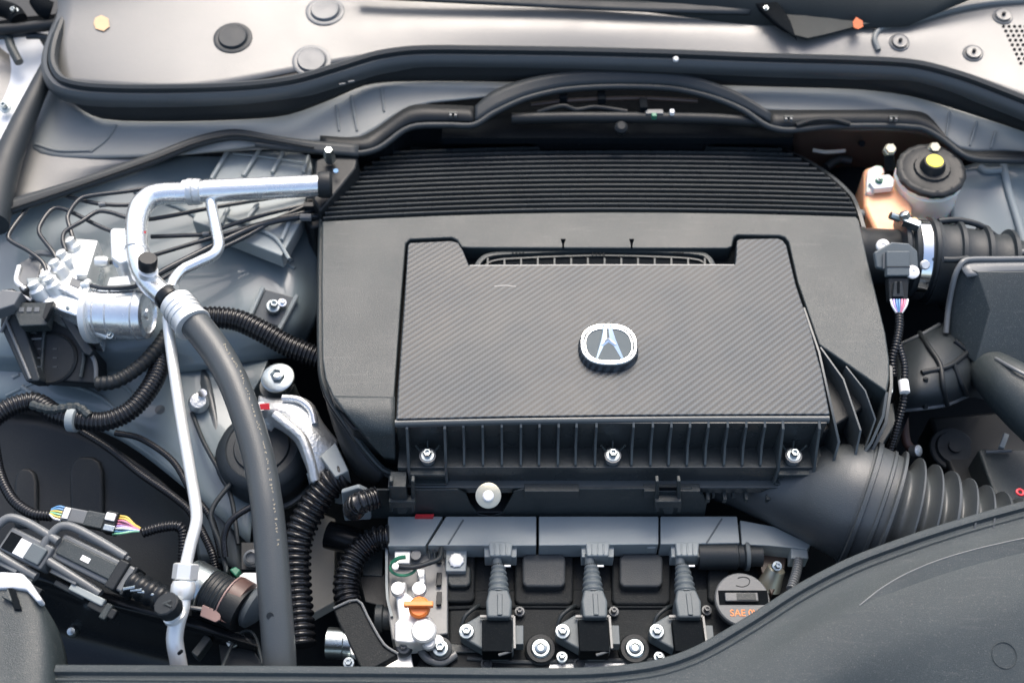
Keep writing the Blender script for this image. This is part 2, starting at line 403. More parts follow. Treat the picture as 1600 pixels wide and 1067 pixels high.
prism('lower_case', [(503, 350), (506, 600), (520, 634), (550, 670), (600, 677), (1290, 674), (1345, 640), (1385, 600), (1335, 350)], -2.6, -10, 'black', cov, bevel=.003)
sheet('skirt', [[(503, 600, -3), (516, 636, -3.4), (540, 672, -4.6), (568, 708, -6.4), (600, 742, -8.2)], [(512, 640, -6), (522, 672, -7), (538, 712, -8.5), (556, 742, -9.5), (590, 760, -10)]], 'black', cov, sy=2)
# ribbed rear: base sheet + ribs
rows = []
ycs = [226, 240, 258, 276, 294, 312, 332]
for yc in ycs:
    xl, xr = lerp_tab(LT, arch(520+ (330-yc)*1.1, yc)), lerp_tab(RT, yc+3)
    rows.append([(xl+(xr-xl)*k/10, arch(xl+(xr-xl)*k/10, yc), zr(yc)-1.0) for k in range(11)])
sheet('ribbed_base', rows, 'deep', cov, thick=.004, sx=2, sy=3)
NR = 14
for k in range(NR):
    yc = 229+k*7.25+ (k/13)**2*2
    xl, xr = lerp_tab(LT, arch(525+(330-yc)*1.1, yc)), lerp_tab(RT, yc+2)
    z = zr(yc)
    path = [(xl+(xr-xl)*i/12, arch(xl+(xr-xl)*i/12, yc), z-(.35 if i in (0, 12) else 0)) for i in range(13)]
    h = 12
    sweep('rib', path, [(-2.3, -h), (-2.3, -1.8), (-1.6, -.4), (0, .2), (1.3, -.3), (2.0, -1.6), (2.2, -h)], 'rib', cov, sub=3)
# outer skirt following the ribs
outl = [(x, y) for y, x in [(LT[i][0], LT[i][1]) for i in range(len(LT)-1)]]
sweep('rear_edge', [(x, y+6, zr(y)-1.6) for x, y in [(501, 350), (504, 330), (511, 316), (530, 294), (560, 264), (600, 238), (645, 226), (760, 219), (960, 214), (1190, 216)]], [(-3, -18), (-3, 0), (3, 0), (3, -18)], 'rib', cov, side=1)
sweep('rear_edge', [(x, y+6, zr(y)-1.6) for x, y in [(1190, 216), (1245, 236), (1295, 266), (1330, 298), (1341, 320), (1350, 350)]], [(-3, -18), (-3, 0), (3, 0), (3, -18)], 'rib', cov)
# frame lip by the slot: small notches and dark hollow
for x in (880, 987):
    vprism('notch', [(x-4, 374), (x+4, 374), (x+1.5, 382), (x+1.5, 388), (x-1.5, 388), (x-1.5, 382)], P(x, 388, 0).y-.0012, .0008, 'deep', cov, bevel=0)
prism('slot_floor', [(712, 365), (1160, 365), (1160, 425), (712, 425)], -2.0, -2.5, 'deep', cov, bevel=0)
tray = [(744, 420), (750, 408), (762, 399), (790, 395), (930, 390), (1060, 393), (1098, 397), (1108, 404), (1114, 416)]
sweep('tray_rim', [(x, y, -.5) for x, y in tray], [(-5, -8), (-5, -1), (-3, 0), (3, 0), (4, -2), (4, -8)], 'cover', cov)
sweep('tray_rim', [(x+(6 if x < 800 else -6 if x > 1050 else 0), y+9, -.7) for x, y in tray], [(-1.5, -6), (-1.5, 0), (1.5, 0), (1.5, -6)], 'cover', cov)
prism('tray_floor', [(755, 425), (760, 408), (790, 401), (1060, 399), (1100, 404), (1108, 425)], -.95, -1.4, 'deep', cov, bevel=0)
tab = bpy.data.meshes.new('x'); bpy.data.meshes.remove(tab)
for i in range(14):
    x = 762+i*26.1
    prism('tray_rib', [(x-1.3, 403), (x+1.3, 403), (x+1.8, 417), (x-1.6, 417)], -.35, -1.2, 'cover', cov, bevel=0)
for x0, x1 in ((800, 822), (925, 948), (1052, 1070)):
    for k in range(4):
        xx = x0+(x1-x0)*k/4
        prism('print_mark', [(xx, 394.5), (xx+3, 394.5), (xx+2.4, 397), (xx, 397)], -.455, -.47, 'deep', cov, bevel=0)
# carbon look panel
pan = [(640, 379), (705, 376), (716, 379), (724, 392), (733, 414), (1148, 413), (1150, 400), (1151, 376), (1156, 373), (1215, 372), (1223, 375), (1229, 383), (1244, 445), (1264, 505), (1284, 580), (1297, 647),
       (1100, 648), (960, 649), (800, 651), (619, 655), (622, 600), (631, 480), (637, 384)]
prism('carbon_panel', pan, .35, -1.2, 'carbon', cov, bevel=.0016, seg=3)
sweep('panel_edge', [(734, 415, .38), (940, 414, .38), (1147, 414, .38)], [(-1.2, -2), (-1.2, 0), (1.2, 0), (1.2, -2)], 'grey', cov)
prism('scuff', [(772, 446.5), (790, 445), (806, 447), (806, 448.2), (790, 446.4), (772, 447.8)], .365, .35, 'grey', cov, bevel=0)
# ---- badge
bc = P(951, 539, 1.25)
bs = mpp(bc)
def cal(th, a, b_, p=2.5):
    c, s = math.cos(th), math.sin(th)
    return (a*abs(c)**(2/p)*(1 if c > 0 else -1), b_*abs(s)**(2/p)*(1 if s > 0 else -1))
def ring_bm(a, b_, rt, z, h):
    bm = bmesh.new(); N = 48; RR = []
    for i in range(N):
        th = 2*math.pi*i/N; x, y = cal(th, a, b_); c = bc+Vector((x*bs, y*bs, z*bs)); nn = Vector((x/a/a, y/b_/b_, 0)).normalized()
        RR.append([bm.verts.new(c+nn*math.cos(q)*rt*bs+Vector((0, 0, math.sin(q)*h*bs))) for q in [math.pi*2*k/10 for k in range(10)]])
    for i in range(N):
        A, B = RR[i], RR[(i+1) % N]
        for k in range(10): bm.faces.new((A[k], A[(k+1) % 10], B[(k+1) % 10], B[k]))
    return bm
def plate_bm(a, b_, z0, z1, grow=0, dy=0):
    bm = bmesh.new(); N = 48
    A = []; B = []
    for i in range(N):
        x, y = cal(2*math.pi*i/N, a, b_); A.append(bm.verts.new(bc+Vector((x*bs, y*bs, z0*bs))))
        x, y = cal(2*math.pi*i/N, a+grow, b_+grow); B.append(bm.verts.new(bc+Vector((x*bs, (y+dy)*bs, z1*bs))))
    bm.faces.new(A); bm.faces.new(B[::-1])
    for i in range(N): bm.faces.new((A[i], B[i], B[(i+1) % N], A[(i+1) % N]))
    return bm
fin('badge_pedestal', plate_bm(44.5, 40.5, -4, -12, 3), 'carbon', cov, bevel=.0008)
bd = fin('badge', plate_bm(44, 40, 0, -4), 'badgeback', cov, bevel=.0008)
fin('ring', ring_bm(42, 38, 2.7, 1, 3.4), 'chrome', bd)
fin('ring', ring_bm(36.5, 32.8, 1.3, .5, 1.6), 'chrome', bd)
def flat(polys, z, h, name, m, par):
    bm = bmesh.new()
    for pl in polys:
        A = [bm.verts.new(bc+Vector((x*bs, y*bs, z*bs))) for x, y in pl]; B = [bm.verts.new(bc+Vector((x*bs, y*bs, (z-h)*bs))) for x, y in pl]
        bm.faces.new(A); bm.faces.new(B[::-1]); n = len(A)
        for i in range(n): bm.faces.new((A[i], B[i], B[(i+1) % n], A[(i+1) % n]))
    return fin(name, bm, m, par, bevel=.00035)
def facet(name, ridge, a_, b_, z, h):      # faceted stroke: ridge line between two edges
    bm = bmesh.new(); rv = [bm.verts.new(bc+Vector((x*bs, y*bs, (z+h)*bs))) for x, y in ridge]
    av = [bm.verts.new(bc+Vector((x*bs, y*bs, z*bs))) for x, y in a_]; bv = [bm.verts.new(bc+Vector((x*bs, y*bs, z*bs))) for x, y in b_]
    for i in range(len(rv)-1): bm.faces.new((av[i], av[i+1], rv[i+1], rv[i])); bm.faces.new((rv[i], rv[i+1], bv[i+1], bv[i]))
    return fin(name, bm, 'chrome', bd)
for s in (-1, 1):
    facet('letter_stroke', [(s*5.5, 36), (s*11, 8), (s*22, -32)], [(s*7.5, 36), (s*15, 6), (s*23.5, -32)], [(s*1.2, 36), (s*2.2, 12), (s*20.5, -32)], .2, 4)
facet('letter_bar', [(-12, -2), (0, 9), (12, -2)], [(-9, -3), (0, 5), (9, -3)], [(-4, 12), (0, 13.5), (4, 12)], .3, 2.6)
# ---- front face with fins and pockets
FY = YF
def yz_plate(bm, x, pts, wpx):          # thin plate in the y-z plane at image x (taken on the panel front edge)
    X = P(x, 655, 0).x; s = mpp(P(x, 655, 0))*wpx/2
    A = [bm.verts.new((X-s, y, z)) for y, z in pts]; B = [bm.verts.new((X+s, y, z)) for y, z in pts]
    bm.faces.new(A); bm.faces.new(B[::-1]); n = len(A)
    for i in range(n): bm.faces.new((A[i], B[i], B[(i+1) % n], A[(i+1) % n]))
def xbox(name, x0, x1, y0, y1, z0, z1, m, par, bevel=.0008):
    a_ = P(x0, 655, 0).x; b_ = P(x1, 655, 0).x; bm = bmesh.new()
    bmesh.ops.create_cube(bm, size=1, matrix=Matrix.Translation(((a_+b_)/2, (y0+y1)/2, (z0+z1)/2)) @ Matrix.Diagonal((b_-a_, abs(y1-y0), abs(z1-z0), 1)))
    return fin(name, bm, m, par, bevel)
sweep('front_ledge', [(617, 659, .1), (800, 655, .1), (1100, 652, .1), (1296, 652, .1)], [(-4, -6), (-4, 0), (0, 1.2), (3.5, 0), (5.5, -3), (6, -7)], 'fin', cov, sub=4)
xbox('back_wall', 618, 1292, FY-.004, FY+.006, -.055, -.002, 'rib', cov)
xbox('pocket_floor', 618, 1296, FY-.029, FY, -.055, -.051, 'cover', cov)
xbox('front_plate', 618, 1300, FY-.0295, FY-.0255, -.079, -.0512, 'rib', cov)
xbox('lower_flange', 600, 1312, FY-.038, FY-.02, -.083, -.079, 'fin', cov)
xbox('lower_wall', 600, 1312, FY-.036, FY-.02, -.095, -.083, 'rib', cov)
fins = [636, 695, 724, 754, 784, 814, 843, 873, 901, 932, 990, 1020, 1049, 1078, 1107, 1137, 1166, 1195, 1223, 1280]
for x in fins:
    big = x in (636, 695, 1223, 1280)
    bm = bmesh.new()
    if big: yz_plate(bm, x, [(FY, 0), (FY-.010, -.004), (FY-.022, -.03), (FY-.034, -.051), (FY-.034, -.078), (FY, -.078)], 4.4)
    else: yz_plate(bm, x, [(FY, 0), (FY-.008, -.004), (FY-.015, -.03), (FY-.028, -.048), (FY-.028, -.053), (FY, -.053)], 4.0)
    fin('fin', bm, 'fin', cov, .0006)
for x0, x1 in ((637, 695), (1224, 1280)):
    xbox('pocket_shelf', x0, x1, FY-.036, FY-.026, -.060, -.056, 'cover', cov)
    xbox('pocket_shelf', x0, x1, FY-.036, FY-.026, -.079, -.076, 'cover', cov)
for x in (666, 960, 1247):
    X = P(x, 655, 0).x; c = Vector((X, FY-.020, -.047))
    boss = lathe('boss', c, (0, -.1, 1), [(11, -6), (11, 6), (13, 7), (13, 10)], 'grey', cov, n=20)
    s_ = mpp(c)
    fin('bolt', bolt_bm(c+Vector((0, 0, 9*s_)), 11, (0, -.15, 1), .9), 'zinc', cov)
    for dx, tip in ((-15, -1), (15, 1), (0, 0)):
        tube('spur', [c+Vector((dx*.45*s_, .004, .002)), c+Vector((dx*1.25*s_, .012 if not dx else .006, .017))], 1.6, 'cover', cov, n=6, sub=2)
# clip tabs on the flange
for x0, x1 in ((820, 908), (1012, 1103)):
    xbox('clip_tab', x0, x1, FY-.044, FY-.034, -.092, -.078, 'cover', cov)
xbox('clip_tab', 606, 632, FY-.050, FY-.030, -.100, -.058, 'cover', cov)
for x in (700, 772, 934, 960, 985, 1128, 1160):
    xbox('peg', x-2, x+2, FY-.040, FY-.034, -.100, -.094, 'cover', cov, 0)
for x in (1118, 1145, 1180, 1215, 1250):
    xbox('peg', x-3, x+3, FY-.046, FY-.034, -.100, -.092, 'cover', cov, .0005)
# right corner louvres
prism('corner_floor', [(1262, 480), (1392, 600), (1360, 720), (1310, 748), (1295, 700)], -5.5, -9, 'deep', cov, bevel=.001)
def fence_(name, pts, h, wpx, m='fin'):
    W = [V(p) for p in pts]; bm = bmesh.new(); s = mpp(W[0])*wpx/2; C = crom(W, 1); PR = []
    for i, c in enumerate(C):
        t = C[min(i+1, len(C)-1)]-C[max(0, i-1)]; t.z = 0; t.normalize(); u = Vector((t.y, -t.x, 0))*s
        PR.append([bm.verts.new(c-u), bm.verts.new(c+u), bm.verts.new(c+u-Vector((0, 0, h))), bm.verts.new(c-u-Vector((0, 0, h)))])
    for a_, b_ in zip(PR, PR[1:]):
        for j in range(4): bm.faces.new((a_[j], a_[(j+1) % 4], b_[(j+1) % 4], b_[j]))
    bm.faces.new(PR[0][::-1]); bm.faces.new(PR[-1])
    return fin(name, bm, m, cov, .0005)
fence_('louvre', [(1256, 480, 0), (1280, 550, 0), (1300, 640, -.2), (1311, 690, -2.2), (1300, 730, -5)], .05, 4)
fence_('louvre', [(1282, 542, -.1), (1318, 592, -.3), (1345, 672, -1.5), (1336, 715, -4)], .05, 3.4)
fence_('louvre', [(1322, 572, -.1), (1352, 610, -.4), (1368, 655, -1.6), (1352, 700, -4)], .05, 3)
fence_('louvre', [(1386, 612, -.2), (1380, 650, -1.2), (1362, 690, -3), (1340, 722, -5), (1308, 742, -6.5)], .05, 4.5)
fence_('louvre', [(1392, 560, -1.4), (1393, 600, -1.6), (1384, 660, -2.6), (1362, 705, -4.4), (1335, 740, -6.5), (1290, 755, -8)], .03, 5)
prism('corner_block', [(1300, 728), (1322, 722), (1330, 738), (1318, 752), (1296, 752)], -5.5, -9, 'cover', cov)

# ================================================================ SHIELD STRIP UNDER COVER
sh = thing('shield_strip', 'long black plastic shield strip with two square clips hanging below the engine cover', 'shield', (840, 800, -14))
ys = FY-.041
vprism('shield_plate', [(576, 772), (582, 766), (715, 765), (728, 772), (736, 790), (748, 804), (766, 807), (784, 802), (794, 786), (803, 769), (815, 765), (1080, 763), (1098, 772), (1105, 785), (1098, 822), (1050, 810), (578, 810)], ys, .003, 'cover', sh, bevel=.001)
for x in (628, 1044):
    for dx in (-17, 17):
        vprism('clip_side', [(x+dx-3, 752), (x+dx+3, 752), (x+dx+3, 800), (x+dx-3, 800)], ys-.008, .008, 'cover', sh)
    vprism('clip_bar', [(x-21, 784), (x+21, 784), (x+21, 794), (x-21, 794)], ys-.0125, .010, 'cover', sh)
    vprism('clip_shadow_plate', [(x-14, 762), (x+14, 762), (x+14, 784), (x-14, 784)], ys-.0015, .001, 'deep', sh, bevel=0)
    vprism('clip_foot', [(x-10, 794), (x+10, 794), (x+6, 803), (x-6, 803)], ys-.006, .006, 'cover', sh)
bb = thing('mounting_bolt', 'cream washer and round bolt in the notch of the shield strip', 'bolt', (763, 772, -12))
lathe('washer', Q(763, 774, FY-.056), (0, -.5, 1), [(20, -3), (20, 2), (18, 3), (4, 3)], 'brass', bb)
lathe('bolt_head', Q(763, 775, FY-.056), (0, -.5, 1), [(9, 0), (9, 7), (7, 9), (1, 9)], 'whitedot', bb, n=16)
prism('bracket', [(735, 756), (792, 756), (800, 800), (728, 800)], -13.2, -15, 'black', bb)
lb = thing('wiring_collar', 'square grey collar holding a black ribbed hose left of the shield strip', 'collar', (560, 800, -16))
vprism('collar_plate', [(533, 770), (560, 762), (578, 770), (580, 812), (538, 814)], ys-.004, .006, 'duct', lb, bevel=.002)
tube('hose_stub', [Q(553, 796, ys-.012), Q(562, 786, ys-.02), Q(590, 776, ys-.012)], 17, 'loom', lb, corr=(6, 3), n=16)
# ================================================================ SETTING BELOW: bay floor
gb = bmesh.new(); bmesh.ops.create_grid(gb, x_segments=1, y_segments=1, size=12, matrix=Matrix.Translation((0, 0, -.75)))
fin('ground', gb, M['deep'], top=dict(kind='structure'))
fl = prism('bay_floor', [(-300, 200), (2000, 200), (2000, 1300), (-300, 1300)], -33, -34, 'deep', bevel=0, top=dict(kind='structure'))
# ================================================================ FIREWALL / COWL
fwy = P(800, 215, -3).y
fw = thing('firewall', 'black glossy firewall panel behind the ribbed rear of the engine cover', 'firewall', (960, 215, -20))
prism('firewall_panel', [(380, 232), (600, 222), (640, 194), (820, 192), (842, 210), (1100, 213), (1128, 198), (1460, 200), (1560, 250), (1800, 260), (1800, 60), (200, 60), (200, 232)], -1.5, -30, 'gloss', fw, bevel=.003)
tube('panel_lip', [(566, 238, -1.2), (600, 220, -1.2), (642, 194, -1.2), (700, 192, -1.2), (818, 193, -1.2), (842, 210, -1.2), (960, 212, -1.2), (1100, 214, -1.2), (1128, 199, -1.2), (1260, 200, -1.2), (1440, 203, -1.2)], 1.7, 'grey', fw, n=8, sub=5)
# recess under the arch
rc = thing('plenum_bay', 'dark plenum opening with wiring under the arched cowl rib', 'plenum', (960, 175, 0))
prism('recess_floor', [(690, 216), (1240, 216), (1235, 96), (700, 96)], -1.0, -2, 'deep', rc, bevel=0)
tube('cross_pipe', [(800, 186, .8), (900, 184, 1.2), (1100, 186, 1.2), (1200, 192, 1)], 9, 'black', rc)
tube('cross_pipe', [(830, 164, 1.4), (900, 157, 1.9), (1000, 154, 1.9), (1090, 158, 1.8)], 3.5, 'rust', rc)
tube('cable', [(840, 176, 1.3), (880, 166, 2), (900, 172, 1.6), (930, 168, 1.6), (980, 175, 1.6)], 4, 'black', rc)
box('label_block', (1022, 178, 1.8), (28, 10, 10), 'grey', rc)
box('label_block', (1022, 182, 2.4), (8, 8, 8), 'green', rc)
box('label_block', (1050, 176, 2.2), (7, 9, 7), 'whitedot', rc)
for x, y in ((940, 152), (1005, 165), (880, 150)): box('bracket', (x, y, 2.2), (12, 24, 12), 'deep', rc)
lathe('wiper_stub', (970, 202, .6), (0, -.4, 1), [(10, 0), (10, 8), (6, 12)], 'black', rc)

cw = thing('cowl_cover', 'pale grey windscreen cowl cover behind the rubber seal with round push clips', 'cowl', (760, 60, 5))
sheet_rows = [
 [(60, -60, 13), (300, -60, 10.5), (600, -50, 8.5), (900, -30, 8.5), (1190, -30, 8.5), (1330, -30, 8.5), (1500, -60, 9), (1750, -60, 9)],
 [(90, 0, 9.5), (300, -4, 8.6), (600, 2, 7.6), (900, 14, 7.6), (1170, 20, 7.4), (1300, 30, 7.5), (1480, 0, 8.2), (1750, 0, 8)],
 [(80, 70, 7), (300, 60, 6.9), (600, 40, 7), (900, 45, 7), (1200, 52, 6.8), (1350, 60, 6.8), (1500, 60, 7), (1750, 80, 7)],
 [(90, 130, 5), (300, 140, 5.2), (600, 88, 5.6), (900, 86, 5.4), (1200, 94, 5.4), (1350, 100, 5.4), (1500, 120, 5.4), (1750, 220, 5)]]
_, CB = sheet('cowl_top', sheet_rows, 'cowl', cw, thick=.003, sx=8, sy=6)
def clip(px, py, r, m='grey'):
    c, nn = hit(CB, px, py)
    o = fin('push_clip', lathe_bm(c, nn, [(r*1.45, -2), (r*1.45, 1), (r*1.3, 2.2), (r*1.08, 1.2), (r*1.04, 4), (r*.98, 5.2), (r*.8, 5.0), (r*.3, 5.4)], 28), m, cw)
    return o
clip(364, 60, 21, 'rubber'); clip(508, 18, 21, 'grey'); clip(487, 96, 21, 'grey'); clip(1405, 67, 11, 'cowl'); clip(1566, 27, 11, 'cowl'); clip(1520, 84, 11, 'cowl')
for px, py in ((1405, 67), (1566, 27), (1520, 84)):
    c, nn = hit(CB, px, py, .006); fin('clip_pin', lathe_bm(c, nn, [(3, -2), (3, 2), (2, 3)], 10), 'black', cw)
# right raised section with a groove and grille holes
pth = [hit(CB, x, y, .0015)[0] for x, y in ((1372, 80), (1366, 62), (1376, 46), (1420, 36), (1500, 15), (1560, 6), (1640, 2))]
tube('raised_edge', pth, 4.5, 'cowlface', cw, n=10)
bm = bmesh.new()
for i in range(9):
    for j in range(8):
        px, py = 1568+j*8.5+i*3.4, 42+i*7.2
        if px < 1600+30:
            c, nn = hit(CB, px, py, .0006)
            if c is not None: lathe_bm(c, nn, [(2.6, -1), (2.6, .6)], 6, bm)
o = fin('grille_hole', bm, 'deep', cw); o['kind'] = 'stuff'
tp = hit(CB, 159, 37, .001)
tt = thing('paper_tag', 'small beige square of masking tape lying on the left end of the cowl', 'tape', tp[0])
pprism('tag_sheet', [(149, 28), (158, 24), (169, 29), (171, 42), (162, 49), (149, 45), (146, 36)], tp[0]+tp[1]*.001, tp[1], .001, 'tape', tt, bevel=.0004)

# windscreen, wiper, leaf at top
ws = thing('windscreen', 'dark windscreen base with grey edge seal at the top of the photo', 'windscreen', (1300, 20, 8))
sheet('glass', [[(400, -120, 16), (900, -120, 17), (1400, -120, 17), (1800, -120, 16)], [(560, -8, 8.8), (900, 8, 8.2), (1200, 40, 7.2), (1420, 40, 8), (1700, -10, 9)]], 'glass', ws, sx=6, sy=4)
sheet('glass_edge', [[(560, -14, 9.4), (800, -6, 9.2), (1000, 0, 9), (1180, 2, 9)], [(560, -4, 9.2), (800, 8, 8.8), (1000, 17, 8.6), (1170, 22, 8.4)]], 'rubber', ws, sx=6, sy=3)
# dark gap of the wiper park trough, cut into the cowl line
tr = [(1182, 6), (1212, 34), (1238, 54), (1262, 60), (1290, 54), (1336, 42), (1362, 36), (1366, 14), (1400, 2), (1420, -20), (1160, -20)]
pprism('trough', tr, (1270, 40, 8.0), (0, -.15, 1), .004, 'glass', ws, bevel=.0005)
tube('washer_trim', [(1262, 2, 8.6), (1330, 3, 8.7), (1420, 5, 8.9)], 3, 'grey', ws)
wp = thing('wiper_arm', 'black wiper arm dipping behind the cowl at the top of the photo', 'wiper', (1220, 30, 9))
sheet('arm', [[(1150, -22, 9.6), (1178, 4, 9.2), (1210, 34, 8.8), (1236, 54, 8.4)], [(1180, -22, 9.8), (1214, 4, 9.4), (1232, 28, 9), (1244, 60, 8.5)]], 'deep', wp, thick=.006)
bolt(P(1197, 13, 9.9), 4, parent=wp)
lf = thing('dry_leaf', 'small dry orange leaf on the dark windscreen base beside the wiper arm', 'leaf', (1340, 37, 9))
pprism('leaf_blade', [(1333, 34), (1338, 27), (1343, 30), (1348, 33), (1349, 42), (1341, 46), (1334, 43)], (1340, 37, 8.7), (.2, -.2, 1), .0015, 'leaf', lf, bevel=.0003)

# ---- rubber weatherstrip
seal_path = [(128, -60, 8.3), (112, -10, 8), (97, 30, 7.7), (82, 72, 7.3), (80, 105, 7), (98, 130, 6.8), (150, 140, 6.6), (260, 142, 6.6), (380, 138, 6.6), (460, 128, 6.8), (530, 108, 7), (590, 90, 7), (650, 82, 7), (760, 82, 7), (900, 84, 7), (1050, 88, 7), (1200, 94, 7), (1340, 98, 7), (1430, 104, 7), (1500, 122, 7), (1580, 152, 7), (1700, 200, 7)]
ss = thing('weatherstrip', 'long black rubber weatherstrip curving along the front edge of the cowl', 'seal', (800, 90, 5))
sweep('sealing_lip', seal_path, [(-9, -8), (-11, 0), (-8, 7), (-3, 9), (2, 6), (3, 0), (0, -8)], 'rubber', ss, sub=6)
sweep('seal_band', [(x, y+2, z-.5) for x, y, z in seal_path], [(3, -2), (4, 5), (10, 4), (15, -2), (17, -12), (14, -20), (8, -22), (2, -18)], 'hose', ss, sub=6)
bt = hit(CB, 1056, 96)
lathe('white_dot', (1056, 93, 7.3), (0, -.6, 1), [(4.5, -1), (4.5, 1), (3, 3)], 'whitedot', ss, n=16)
for x, y in ((535, 131), (549, 127), (1560, 132), (1577, 140)):
    box('molded_tick', (x, y+1, 6.1), (10, 2, 3), 'grey', ss, bevel=.0003, rot=(0, 0, 12 if x < 800 else -28))

# ---- front face of the cowl, dark band + grey wall + lower lip
cf = thing('cowl_front_panel', 'grey plastic front wall of the cowl with dark upper band and lower rubber lip', 'cowl panel', (800, 160, 0))
sheet('dark_band', [[(x+dx, y+14, z-.8) for (x, y, z), dx in zip(seal_path[2:], [4, 6, 8]+[0]*30)],
   [(60, 60, 4.4), (92, 112, 3.6), (100, 140, 3.0), (118, 165, 2.6), (160, 186, 2.3), (260, 190, 2.3), (380, 187, 2.3), (450, 180, 2.6), (520, 155, 3), (570, 134, 3.2), (620, 128, 3.2), (760, 128, 3.2), (900, 130, 3.2), (1050, 131, 3.2), (1200, 136, 3.2), (1340, 140, 3.2), (1420, 150, 3.2), (1490, 170, 3), (1570, 196, 2.8), (1700, 240, 2.6)]],
   'black', cf, thick=.003, sx=3, sy=3)
wall_top = [(70, 100, 2.6), (100, 150, 2.2), (150, 180, 2.0), (260, 188, 2.0), (380, 184, 2.0), (450, 176, 2.2), (520, 150, 2.6), (570, 130, 2.9), (640, 126, 2.9), (760, 126, 2.9), (900, 126, 2.9), (1050, 128, 2.9), (1200, 132, 2.9), (1340, 136, 2.9), (1420, 146, 2.9), (1490, 168, 2.7), (1570, 194, 2.5), (1700, 238, 2.2)]
wall_bot = [(44, 180, .6), (50, 232, .2), (100, 246, .0), (250, 244, .0), (340, 236, .0), (420, 226, .0), (500, 222, .2), (560, 218, .4), (640, 168, 1.6), (750, 152, 2.2), (900, 130, 2.86), (1050, 131, 2.86), (1200, 172, 1.8), (1340, 174, 1.6), (1430, 176, 1.4), (1500, 232, .4), (1570, 236, .2), (1700, 250, 0)]
wall_mid = [((a_[0]+b_[0])/2-(6 if a_[0] < 120 else 0), (a_[1]+b_[1])/2, (a_[2]+b_[2])/2-.15) for a_, b_ in zip(wall_top, wall_bot)]
_, WB = sheet('grey_wall', [wall_top, wall_mid, wall_bot], 'cowlface', cf, thick=.003, sx=3, sy=5)
def onw(px, py, lift=.0008): return hit(WB, px, py, lift)[0]
def ridge(bv, pts, r, m, par, lift=.0006, name='molded_ridge'):
    q = [hit(bv, x, y, lift)[0] for x, y in pts]; q = [v for v in q if v is not None]
    if len(q) > 1: return tube(name, q, r, m, par, n=8, sub=5)
ridge(WB, [(182, 196), (165, 220), (142, 238)], 2, 'cowlface', cf); ridge(WB, [(142, 236), (90, 236), (56, 226)], 2.5, 'cowlface', cf)
for a_ in ([(525, 165), (530, 205)], [(548, 150), (558, 205)], [(596, 138), (600, 175)], [(1484, 175), (1478, 215)], [(1527, 190), (1515, 228)], [(1556, 205), (1548, 232)]):
    ridge(WB, a_, 2, 'cowlface', cf)
lip_top = [(500, 212, .9), (560, 214, .9), (590, 200, 1.2), (640, 166, 2.2), (690, 164, 2.2), (740, 166, 2.2)]
lip_bot = [(500, 228, .4), (575, 234, .4), (606, 216, .6), (642, 192, 1.4), (700, 189, 1.5), (742, 190, 1.6)]
sheet('lower_band', [lip_top, lip_bot], 'black', cf, thick=.003, sx=5, sy=2)
lt2 = [(1200, 172, 2.2), (1290, 172, 2.2), (1425, 173, 2.2), (1450, 180, 2), (1500, 232, 1), (1560, 236, .8), (1750, 240, .8)]
lb2 = [(1200, 202, 1.4), (1290, 196, 1.4), (1430, 198, 1.4), (1462, 210, 1.2), (1510, 248, .6), (1570, 250, .5), (1750, 252, .5)]
sheet('lower_band', [lt2, lb2], 'black', cf, thick=.003, sx=5, sy=2)
tube('lower_bead', [(400, 226, .5), (470, 234, .5), (560, 240, .4), (592, 232, .5), (640, 200, 1.3), (700, 196, 1.5), (740, 196, 1.6), (770, 178, 2.2), (820, 155, 3), (880, 141, 3.4), (960, 136, 3.6), (1050, 139, 3.4), (1110, 152, 3), (1160, 172, 2.4), (1200, 198, 1.6), (1232, 204, 1.3), (1300, 198, 1.3), (1435, 200, 1.3), (1470, 216, 1), (1512, 246, .6), (1560, 251, .4), (1760, 250, .4)], 5, 'rubber', cf, n=12, sub=5)
sheet('arch_rib', [[(742, 166, 2.6), (770, 142, 3.6), (820, 124, 4.4), (880, 113, 4.9), (960, 109, 5.1), (1050, 113, 4.9), (1110, 127, 4.4), (1160, 148, 3.6), (1205, 176, 2.6)],
  [(742, 190, 1.8), (772, 172, 2.6), (822, 150, 3.4), (882, 136, 3.8), (960, 131, 4), (1050, 134, 3.8), (1108, 147, 3.4), (1158, 167, 2.6), (1204, 192, 1.8)]], 'rubber', cf, thick=.004, sx=5, sy=3)
for x, y in ((708, 178), (1232, 184), (1396, 184)):
    box('clip_stud', (x, y, 2.4), (14, 4, 6), 'cover', cf, bevel=.0005); box('clip_stud', (x-4, y+3, 2.4), (4, 4, 5), 'grey', cf, bevel=.0003); box('clip_stud', (x+4, y+3, 2.4), (4, 4, 5), 'grey', cf, bevel=.0003)
tube('hump', [(1244, 196, 1.9), (1270, 188, 2.2), (1300, 187, 2.2), (1328, 194, 1.9)], 4, 'black', cf, n=8)

